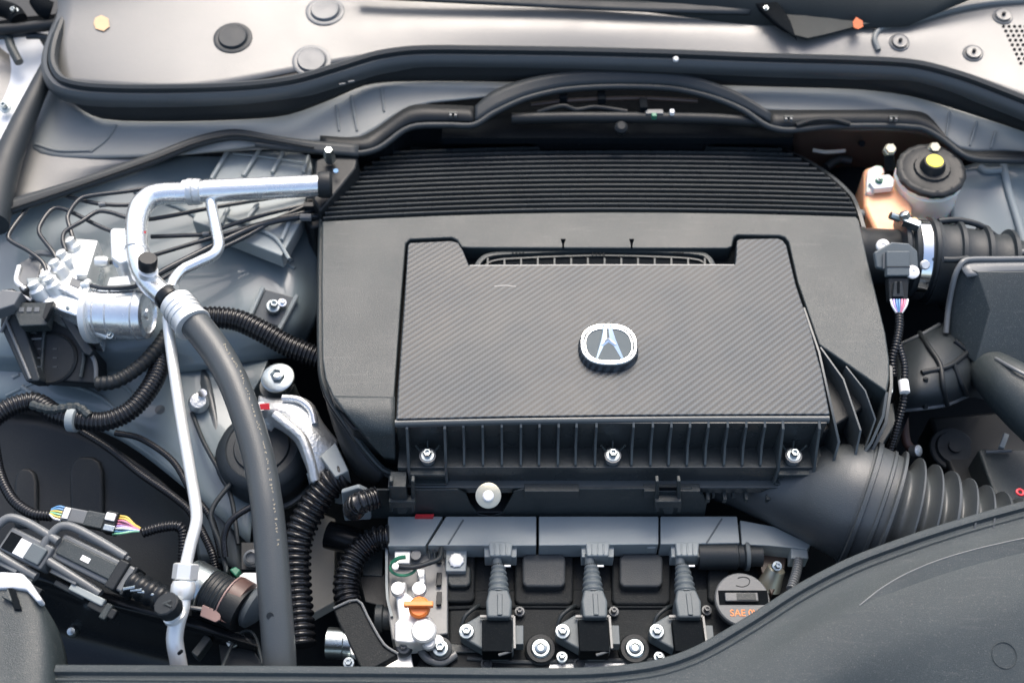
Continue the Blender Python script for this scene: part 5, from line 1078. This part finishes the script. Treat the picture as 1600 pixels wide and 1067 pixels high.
# ================================================================ RIGHT SIDE
br = thing('brake_fluid_tank', 'milky brake fluid reservoir with amber stained side and black screw cap', 'reservoir', (1420, 300, -8))
_lc = P(1455, 266, -.3); _s = mpp(_lc); _ax = Vector((-.05, -.1, 1)).normalized()
lathe('tank_body', _lc, _ax, [(54, -110), (54, -66), (52, -44), (51, -26), (50, -16), (49, -6), (42, 0)], 'milk', br, n=36)
lathe('tank_rim', _lc, _ax, [(50, -22), (52, -20), (52, -16), (50, -14)], 'milk', br, n=36)
prism('tank_side', [(1350, 262), (1372, 256), (1388, 280), (1408, 290), (1426, 322), (1424, 370), (1370, 365), (1350, 320)], -3.0, -10, 'fluid', br, bevel=.006, seg=3)
prism('tank_top_lobe', [(1356, 264), (1368, 257), (1380, 258), (1384, 268), (1370, 280), (1368, 300), (1354, 300)], -2.3, -6, 'milk', br, bevel=.004, seg=3)
prism('mounting_lug', [(1358, 284), (1366, 274), (1390, 272), (1398, 280), (1396, 292), (1366, 295)], -1.6, -2.6, 'silver', br, bevel=.002)
bolt((1374, 281, -1.3), 6, (0, -.1, 1), br, 'green'); bolt((1374, 280, -1.1), 4, (0, -.1, 1), br, 'zinc')
lathe('nipple', (1368, 338, -4.5), (-1, 0, .1), [(9, -14), (9, 4), (12, 6), (12, 12), (9, 14), (9, 34)], 'conn', br, n=16)
bcp = thing('reservoir_cap', 'round black screw cap with a yellow sticker on the brake fluid reservoir', 'cap', _lc)
lathe('cap_skirt', _lc, _ax, [(48, -8), (52, -6), (52, 1), (49, 3), (44, 4), (42, 3), (28, 4), (26, 8), (1, 8)], 'black', bcp, n=60, lobes=(18, .02))
lathe('cap_knob', _lc+_ax*9*_s, _ax, [(20, -2), (18, 6), (16, 10), (15, 12), (1, 12)], 'black', bcp, n=30)
lathe('yellow_sticker', _lc+_ax*20.4*_s, _ax, [(13, -1), (13, 1.8), (1, 1.8)], 'yellow', bcp, n=30)
for x, y, l_ in ((1389, 236, 'square topped bright bolt standing left of the black reservoir cap'), (1458, 234, 'bright bolt head just behind the black reservoir cap')):
    t = thing('bulkhead_bolt', l_, 'bolt', (x, y, -2), 'bright bolts on the dark bulkhead behind the reservoir'); lathe('bolt_head', (x, y, -.6 if x < 1400 else 0), (0, -.4, 1), [(10, -4), (10, 4), (8, 6), (8, 10), (1, 10)], 'brass', t, n=6)
    tube('bolt_stem', [(x, y+8, -1), (x+2, y+30, -2.5)], 8, 'deep', t, n=10)
bh2 = thing('bulkhead', 'brown black primed bulkhead metal behind the brake fluid reservoir', 'bulkhead', (1400, 230, -10))
sheet('bulkhead_skin', [[(1230, 196, -1), (1330, 200, -1), (1430, 204, -1), (1560, 250, -2)], [(1240, 230, -5), (1330, 235, -5), (1430, 240, -5), (1560, 280, -6)], [(1240, 290, -12), (1330, 290, -12), (1430, 300, -12), (1560, 320, -12)]], 'rust', bh2)
lathe('hole', (1346, 224, -3), (0, -.8, .5), [(5, -1), (5, 4)], 'deep', bh2, n=12); tube('weld_bead', [(1270, 235, -3.6), (1290, 238, -3.6), (1320, 236, -3.8)], 3, 'tan', bh2, n=6)
bs2 = thing('brake_booster', 'dark round brake booster shell in the shadow beside the reservoir', 'brake booster', (1320, 280, -12)); lathe('booster_shell', (1330, 300, -10), (-.1, -.4, 1), [(60, -60), (66, -20), (62, -4), (40, 6), (10, 10)], 'deep', bs2, n=36)
tube('pipe_bits', [(1290, 262, -6), (1310, 250, -6), (1330, 252, -6)], 7, 'black', bs2)
# intake tube, clamp, ribbed boot
it = thing('intake_tube', 'black intake air tube with steel band clamp leading right into a ribbed rubber boot', 'intake tube', (1450, 400, -8))
tc_ = P(1345, 400, -4.6); axx = Vector((1, -.07, 0)).normalized()
lathe('tube_body', tc_, axx, [(46, -12), (46, 0), (44, 4), (44, 54), (50, 58), (56, 62), (56, 72), (54, 74)], 'black', it, n=48)
lathe('tube_flange', tc_, axx, [(56, 52), (64, 54), (64, 60), (58, 64)], 'rubber', it, n=48)
lathe('band_clamp', tc_, axx, [(62, 76), (64, 77), (64, 92), (62, 93)], 'chrome', it, n=48)
lathe('rubber_cuff', tc_, axx, [(56, 66), (61, 70), (61, 76), (60, 78), (60, 96), (66, 98), (66, 104), (63, 106), (62, 112)], 'rubber', it, n=48)
bprof = []; x = 104
for a_, b_ in ((68, 63), (66, 60), (63, 56), (58, 50), (50, 42)):
    bprof += [(b_+2, x), (b_, x+6), (b_, x+26), (b_+2, x+30), (a_+2, x+32), (a_+2, x+38)]; x += 40
lathe('ribbed_boot', tc_, Vector((1, -.13, -.02)).normalized(), bprof, 'rubber', it, n=48)
for q in (-60, -20, 25, 60):
    pass
tube('boot_web', [(1466, 346, -.3), (1496, 344, -.3), (1530, 352, -.6), (1560, 372, -1.6), (1582, 392, -3)], [5, 5, 5, 4, 3], 'rubber', it, n=10)
tube('boot_web', [(1474, 406, .6), (1494, 406, .7), (1512, 404, .6)], 5, 'rubber', it, n=10)
for xx, yy in ((1501, 380), (1548, 388)): 
    pass
box('clamp_screw_housing', (1424, 350, 1.1), (26, 12, 14), 'zinc', it, rot=(0, 0, -30), bevel=.001); lathe('clamp_screw', (1414, 338, 1.6), (-.5, .3, .8), [(8, -6), (8, 6), (4, 8), (1, 8)], 'zinc', it, n=6); lathe('clamp_screw', (1400, 340, .6), (-1, .2, .3), [(6, -6), (6, 10)], 'zinc', it, n=10)
lathe('foil_spot', P(1446, 414, 1.0), -FWD, [(8, -2), (6, 1)], 'white', it, n=12)
ms = thing('airflow_sensor', 'slate grey airflow sensor with two white screws and a plug below', 'sensor', (1405, 430, -2))
def pl(name, poly, z, d, m, b_=.001): return pprism(name, poly, (1400, 430, z), (0, -.55, 1), d, m, ms, bevel=b_)
pl('sensor_base', [(1366, 394), (1380, 386), (1394, 378), (1420, 380), (1434, 392), (1436, 432), (1424, 434), (1385, 430), (1385, 422), (1370, 418)], 1.2, .008, 'conn', .002)
pl('sensor_body', [(1385, 392), (1422, 392), (1422, 431), (1386, 431)], 1.9, .01, 'conn', .0015); pl('body_line', [(1385, 416), (1422, 416), (1422, 418), (1385, 418)], 1.93, .001, 'rubber', 0)
pl('sensor_line', [(1380, 396), (1383, 396), (1383, 420), (1380, 420)], 1.5, .002, 'grey', .0003)
for x, y in ((1380, 384), (1426, 425)): lathe('white_screw', (x, y, 1.9), (0, -.5, 1), [(10.5, -4), (10.5, 1), (8, 2.5), (3, 2.5), (3, 1.5)], 'whitedot', ms, n=22)
lathe('paint_dot', (1416.5, 402, 2.1), (0, -.55, 1), [(4.2, -2), (4.2, .6), (1, .6)], 'tape', ms, n=16)
pl('plug', [(1388, 433), (1421, 433), (1419, 470), (1390, 470)], 1.6, .014, 'black', .002); pl('plug_latch', [(1398, 440), (1410, 440), (1413, 464), (1395, 464)], 2.0, .006, 'rubber', .001); pl('latch_slot', [(1402, 440), (1406, 440), (1406, 458), (1402, 458)], 2.06, .001, 'deep', 0)
for k, wm in enumerate(('wire_w', 'wire_v', 'wire_b', 'wire_b', 'wire_p', 'wire_p', 'wire_w')):
    x = 1392+k*4.4
    tube('wire', [(x, 468, 1.0), (x+.2*(1405-x), 478, .9), (1405+(x-1405)*.2, 491, .4)], 1.8, wm, ms, n=6, sub=4)
loom([(1405, 490, .4), (1405, 512, 0), (1400, 540, -.6), (1394, 562, -1.4), (1396, 588, -2.4)], 6.5, 'thin ribbed sensor loom dropping from the coloured wires', (5, 1.6), 'loom')
loom([(1405, 540, -.6), (1413, 570, -1.2), (1413, 600, -2), (1411, 630, -3), (1402, 665, -5), (1390, 705, -8)], 5.5, 'thin ribbed loom with a white sleeve right of the engine cover', (5, 1.4), 'loom')
ws2 = thing('white_sleeve', 'small white sleeve on the thin loom right of the engine cover corner', 'sleeve', (1412, 603, -2)); lathe('sleeve_body', (1412.5, 604, -1.7), (.02, 1, .2), [(8, -10), (8, 10)], 'whitedot', ws2, n=14)
# resonator elbow with ribs
rs = thing('ribbed_elbow', 'large black plastic intake elbow with raised ribs under the sensor loom', 'intake elbow', (1460, 580, -12))
_, EB = sheet('elbow_skin', [
 [(1400, 540, -10), (1440, 520, -8), (1470, 505, -8), (1510, 500, -9), (1545, 515, -12)],
 [(1400, 562, -7.5), (1440, 542, -5.5), (1480, 530, -5.5), (1515, 540, -7), (1545, 560, -11)],
 [(1402, 595, -6), (1440, 585, -4.2), (1480, 575, -4.4), (1515, 575, -6.4), (1545, 585, -11)],
 [(1406, 622, -6.5), (1440, 618, -5), (1480, 612, -5.4), (1512, 604, -7.5), (1540, 610, -12)],
 [(1404, 645, -9.5), (1440, 642, -8.5), (1478, 636, -8.8), (1512, 622, -10), (1540, 625, -14)]], 'rubber', rs, thick=.003)
for pts in ([(1438, 522), (1452, 545), (1468, 572), (1472, 605), (1478, 630)], [(1462, 508), (1490, 534), (1512, 552)], [(1440, 584), (1480, 574), (1512, 550)], [(1446, 592), (1445, 635)], [(1488, 570), (1500, 600), (1508, 615)]):
    q = [hit(EB, x, y, .002)[0] for x, y in pts]; q = [v for v in q if v is not None]
    tube('raised_rib', q, 4, 'black', rs, n=10)
q = [v for v in (hit(EB, x, y, .001)[0] for x, y in ((1408, 640), (1440, 637), (1478, 631), (1510, 618))) if v is not None]; tube('bright_rim', q, 3, 'grey', rs, n=8)
q = [v for v in (hit(EB, x, y, .001)[0] for x, y in ((1406, 540), (1440, 524), (1468, 508))) if v is not None]; tube('bright_rim', q, 3, 'grey', rs, n=8)
# airbox
bxr = thing('air_box', 'big angular dark grey air box at the right edge with a chamfered lid', 'air box', (1560, 480, -10))
_, AB = sheet('box_top', [[(1507, 408, .8), (1560, 406, .8), (1720, 404, .8)], [(1502, 416, .8), (1560, 414, .9), (1720, 412, .9)], [(1512, 432, .6), (1560, 426, .6), (1720, 424, .6)]], 'grey', bxr, thick=.004, sx=4, sy=3)
bm = bmesh.new()
def face(*pts): bm.faces.new([bm.verts.new(V(p)) for p in pts])
A0, A1, A2, A3 = (1500, 412, .8), (1528, 424, .7), (1548, 484, -1.5), (1524, 568, -6)
face((1528, 424, .7), (1760, 424, .7), (1760, 484, -1.5), (1548, 484, -1.5)); face((1548, 484, -1.5), (1760, 484, -1.5), (1760, 585, -6), (1524, 568, -6))
face((1500, 414, .7), (1528, 424, .7), (1548, 484, -1.5), (1524, 568, -6), (1490, 540, -7), (1480, 500, -5.5))
bmesh.ops.remove_doubles(bm, verts=bm.verts, dist=.0005)
o = fin('box_front', bm, 'cover', bxr, recalc=False); smo = o.modifiers.new('solid', 'SOLIDIFY'); smo.thickness = .004; smo.offset = 0; b_ = o.modifiers.new('bevel', 'BEVEL'); b_.width = .002; b_.segments = 2; b_.harden_normals = True
tube('box_rim', [(1478, 520, -5.6), (1482, 480, -3.6), (1492, 432, -.2), (1502, 412, .9), (1512, 406, 1), (1560, 405, 1), (1720, 403, 1)], 4.5, 'grey', bxr, n=10)
rk = thing('rounded_knob', 'blurred dark rounded knob of the air duct at the right edge', 'duct end', (1585, 620, -6)); tube('knob', [(1520, 556, -9), (1548, 580, -7), (1580, 606, -5.4), (1614, 636, -5), (1660, 680, -5)], [20, 34, 44, 48, 48], 'cover', rk, n=32)
tube('knob_rib', [(1556, 560, -3.6), (1584, 576, -1.8), (1612, 590, -1.2)], 3, 'grey', rk, n=8)
# blue grey panels at right edge
pp = thing('right_fender_panel', 'blue grey plastic panel with a vertical raised rib at the right edge', 'body panel', (1550, 320, -6))
_, PB = sheet('panel_skin', [[(1500, 262, -3), (1530, 254, -2.4), (1562, 254, -2), (1600, 254, -2), (1750, 254, -2)], [(1485, 320, -5), (1525, 320, -4.6), (1570, 320, -3.6), (1610, 320, -3.4), (1750, 320, -3.4)], [(1500, 410, -8), (1530, 410, -7), (1590, 405, -6), (1625, 400, -5.6), (1750, 400, -5.6)]], 'paint', pp)
for pts in ([(1566, 258), (1575, 300), (1590, 350), (1600, 388)], [(1530, 262), (1540, 268), (1564, 268)]):
    q = [v for v in (hit(PB, x, y, .003)[0] for x, y in pts) if v is not None]; tube('raised_rib', q, 5.5, 'duct', pp, n=12)
tube('bright_edge', [(1570, 404, -1.5), (1590, 396, -1), (1640, 392, -1)], 6, 'grey', pp, n=10)
# lower right: plastic under-parts in the dark
ur = thing('transmission_parts', 'dark plastic and metal shapes deep in the gap right of the engine cover', 'engine part', (1480, 720, -20))
prism('block', [(1450, 650), (1580, 640), (1640, 760), (1500, 770)], -16, -22, 'black', ur, bevel=.006); prism('block', [(1528, 700), (1600, 700), (1680, 780), (1560, 790)], -12, -18, 'cover', ur, bevel=.004)
lathe('round_part', (1490, 700, -16), (0, -.2, 1), [(34, -20), (36, -4), (34, -2), (28, -2), (26, 4), (10, 4), (10, 10), (1, 10)], 'rubber', ur, n=24); tube('rusty_pipe', [(1412, 650, -13), (1416, 690, -14), (1428, 706, -14.5)], 7, 'brown', ur); lathe('pale_boss', (1432, 704, -13.5), (.5, -.4, .7), [(9, -8), (9, 4), (5, 6)], 'cast', ur, n=12)
prism('block', [(1392, 640), (1410, 590), (1424, 640), (1400, 700)], -10, -14, 'deep', ur); box('clip', (1568, 690, -12), (8, 30, 8), 'duct', ur, rot=(0, 0, -30)); tube('edge', [(1540, 706, -11.6), (1580, 704, -11.6)], 2.5, 'grey', ur)
cbk = thing('corner_bracket', 'shiny metal bracket at the lower right corner of the engine cover', 'bracket', (1385, 620, -8)); prism('bracket_plate', [(1388, 590), (1396, 584), (1396, 612), (1378, 640), (1370, 650)], -5.5, -7, 'zinc', cbk); prism('bracket_plate', [(1372, 640), (1396, 628), (1400, 660), (1376, 700), (1360, 700)], -8, -12, 'cover', cbk)
rd = thing('red_clip', 'small red ring clip at the right edge above the front shroud', 'clip', (1594, 768, -6)); tube('clip_ring', [P(1594, 769, -4.5)+Vector((math.cos(q)*.0035, math.sin(q)*.0035, 0)) for q in [k*math.pi/5 for k in range(11)]], 2, 'red', rd, n=8, sub=2)
# big duct and bellows
dd = thing('intake_duct', 'large smooth grey black intake duct emerging below the right end of the engine cover', 'intake duct', (1230, 790, -14))
tube('duct_body', [(1112, 740, -13.4), (1160, 746, -12.8), (1215, 756, -12), (1275, 768, -11), (1330, 783, -10), (1360, 794, -10)], [38, 50, 64, 80, 93, 93], 'ductrub', dd, n=48, sub=8)
blw = thing('bellows_hose', 'black rubber bellows hose with large rings to the right of the smooth intake duct', 'bellows hose', (1450, 780, -12))
# centre line runs right; rings are ellipses around it
path = [P(1336, 785, -10), P(1400, 808, -10), P(1480, 832, -10.4), P(1560, 856, -10.8), P(1680, 890, -11.5)]
C = crom(path, 10); C, tot = resample(C, .0010); s0 = mpp(path[1]); Fm = frames(C); bmz = bmesh.new(); rings = []
for i, (c, (t, u, v)) in enumerate(zip(C, Fm)):
    d = i*.0010/s0                       # px along
    base = 100-d*.105
    if d < 4: r_ = base*.97
    elif d < 12: r_ = base+4
    elif d < 30: r_ = base-1
    elif d < 36: r_ = base+2
    elif d < 46: r_ = base-2
    else:
        k = ((d-46) % 27)/27
        r_ = base+ (8 if k < .16 else 8-26*math.sin((k-.16)/.84*math.pi)**.6)
    tilt = .18
    rings.append([bmz.verts.new(c+(u*math.cos(q)+v*math.sin(q))*r_*s0 + t*(-(math.sin(q))*0) ) for q in [2*math.pi*j/48 for j in range(48)]])
for a_, b_ in zip(rings, rings[1:]):
    for j in range(48): bmz.faces.new((a_[j], a_[(j+1) % 48], b_[(j+1) % 48], b_[j]))
bmz.faces.new(rings[0][::-1]); bmz.faces.new(rings[-1])
fin('bellows', bmz, 'ductrub', blw)

# ================================================================ FRONT SHROUD
rim = [(-700, 0)]
rimp = [(86, 1042, -4), (300, 1043, -4), (600, 1045, -4), (860, 1047, -4), (950, 1044, -4), (1030, 1033, -4), (1090, 1012, -4), (1170, 966, -4), (1250, 915, -4), (1330, 874, -4), (1420, 840, -4), (1500, 814, -4), (1600, 786, -4), (1760, 745, -4)]
shd = thing('front_shroud', 'large textured black plastic front shroud with a raised edge filling the lower right corner', 'shroud', (1200, 1050, -6))
r1 = [(x, y+9, z-.4) for x, y, z in rimp]
r2 = [(x+(12 if x > 1000 else 0), y+30, -4.5) for x, y, z in rimp]
zz = {1030: -4.6, 1090: -4.2, 1170: -3.3, 1250: -2.6, 1330: -2.6, 1420: -3.0, 1500: -3.2, 1600: -3.2, 1760: -3.2}
r3 = [(x+(30 if x > 1000 else 0), y+(75 if x > 1000 else 60), zz.get(x, -4.7)) for x, y, z in rimp]
z4 = {1030: -4.6, 1090: -4.2, 1170: -3.6, 1250: -3.3, 1330: -3.1, 1420: -3.0, 1500: -3.0, 1600: -3.0, 1760: -3}
r4 = [(x+(60 if x > 1000 else 0), y+(150 if x > 1000 else 110), z4.get(x, -4.4)) for x, y, z in rimp]
r5 = [(x+(60 if x > 1000 else 0), max(1180, y+260), z4.get(x, -4.4)-4.5) for x, y, z in rimp]
_, HB = sheet('shroud_skin', [r1, r2, r3, r4, r5], 'shroud', shd, thick=.004, sx=6, sy=7)
sweep('raised_edge', rimp, [(-5, -16), (-5, -2), (-3, 0), (3, .6), (7, 0), (9, -4), (11, -8), (13, -8.5), (15, -6), (18, -5.5), (20, -7), (20, -16)], 'shroud', shd, sub=8)
q = [hit(HB, x, y, .0005)[0] for x, y in ((1343, 946), (1375, 922), (1410, 903), (1460, 882), (1520, 864), (1600, 846), (1680, 832))]; q = [v for v in q if v is not None]
q2 = [hit(HB, x, y, -.001)[0] for x, y in ((1343, 947), (1390, 930), (1430, 914), (1480, 897), (1540, 880), (1600, 866), (1680, 850))]; q2 = [v for v in q2 if v is not None]
if len(q) == len(q2):
    bmz = bmesh.new(); a_ = crom([v+Vector((0, 0, .008*min(1, i*.45))) for i, v in enumerate(q)], 5); b_ = crom(q2, 5)
    A = [bmz.verts.new(v) for v in a_]; B = [bmz.verts.new(v) for v in b_]; D = [bmz.verts.new(v-Vector((0, -.001, .006))) for v in a_]
    for i in range(len(A)-1): bmz.faces.new((A[i], A[i+1], B[i+1], B[i])); bmz.faces.new((D[i], D[i+1], A[i+1], A[i]))
    fin('styling_crease', bmz, 'shroud', shd); tube('crease_edge', a_[::5], .9, 'grey', shd, n=6, sub=5)  # thin grey tube paints the highlight line along the crease
c, nn = hit(HB, 1569, 1023, .0004)
if c is not None:
    u_ = nn.cross(Vector((0, 1, 0))).normalized(); v_ = nn.cross(u_)
    tube('molded_circle', [c+(u_*math.cos(k*math.pi/8)+v_*math.sin(k*math.pi/8))*.0125 for k in range(17)], .7, 'shroud', shd, n=6, sub=2)
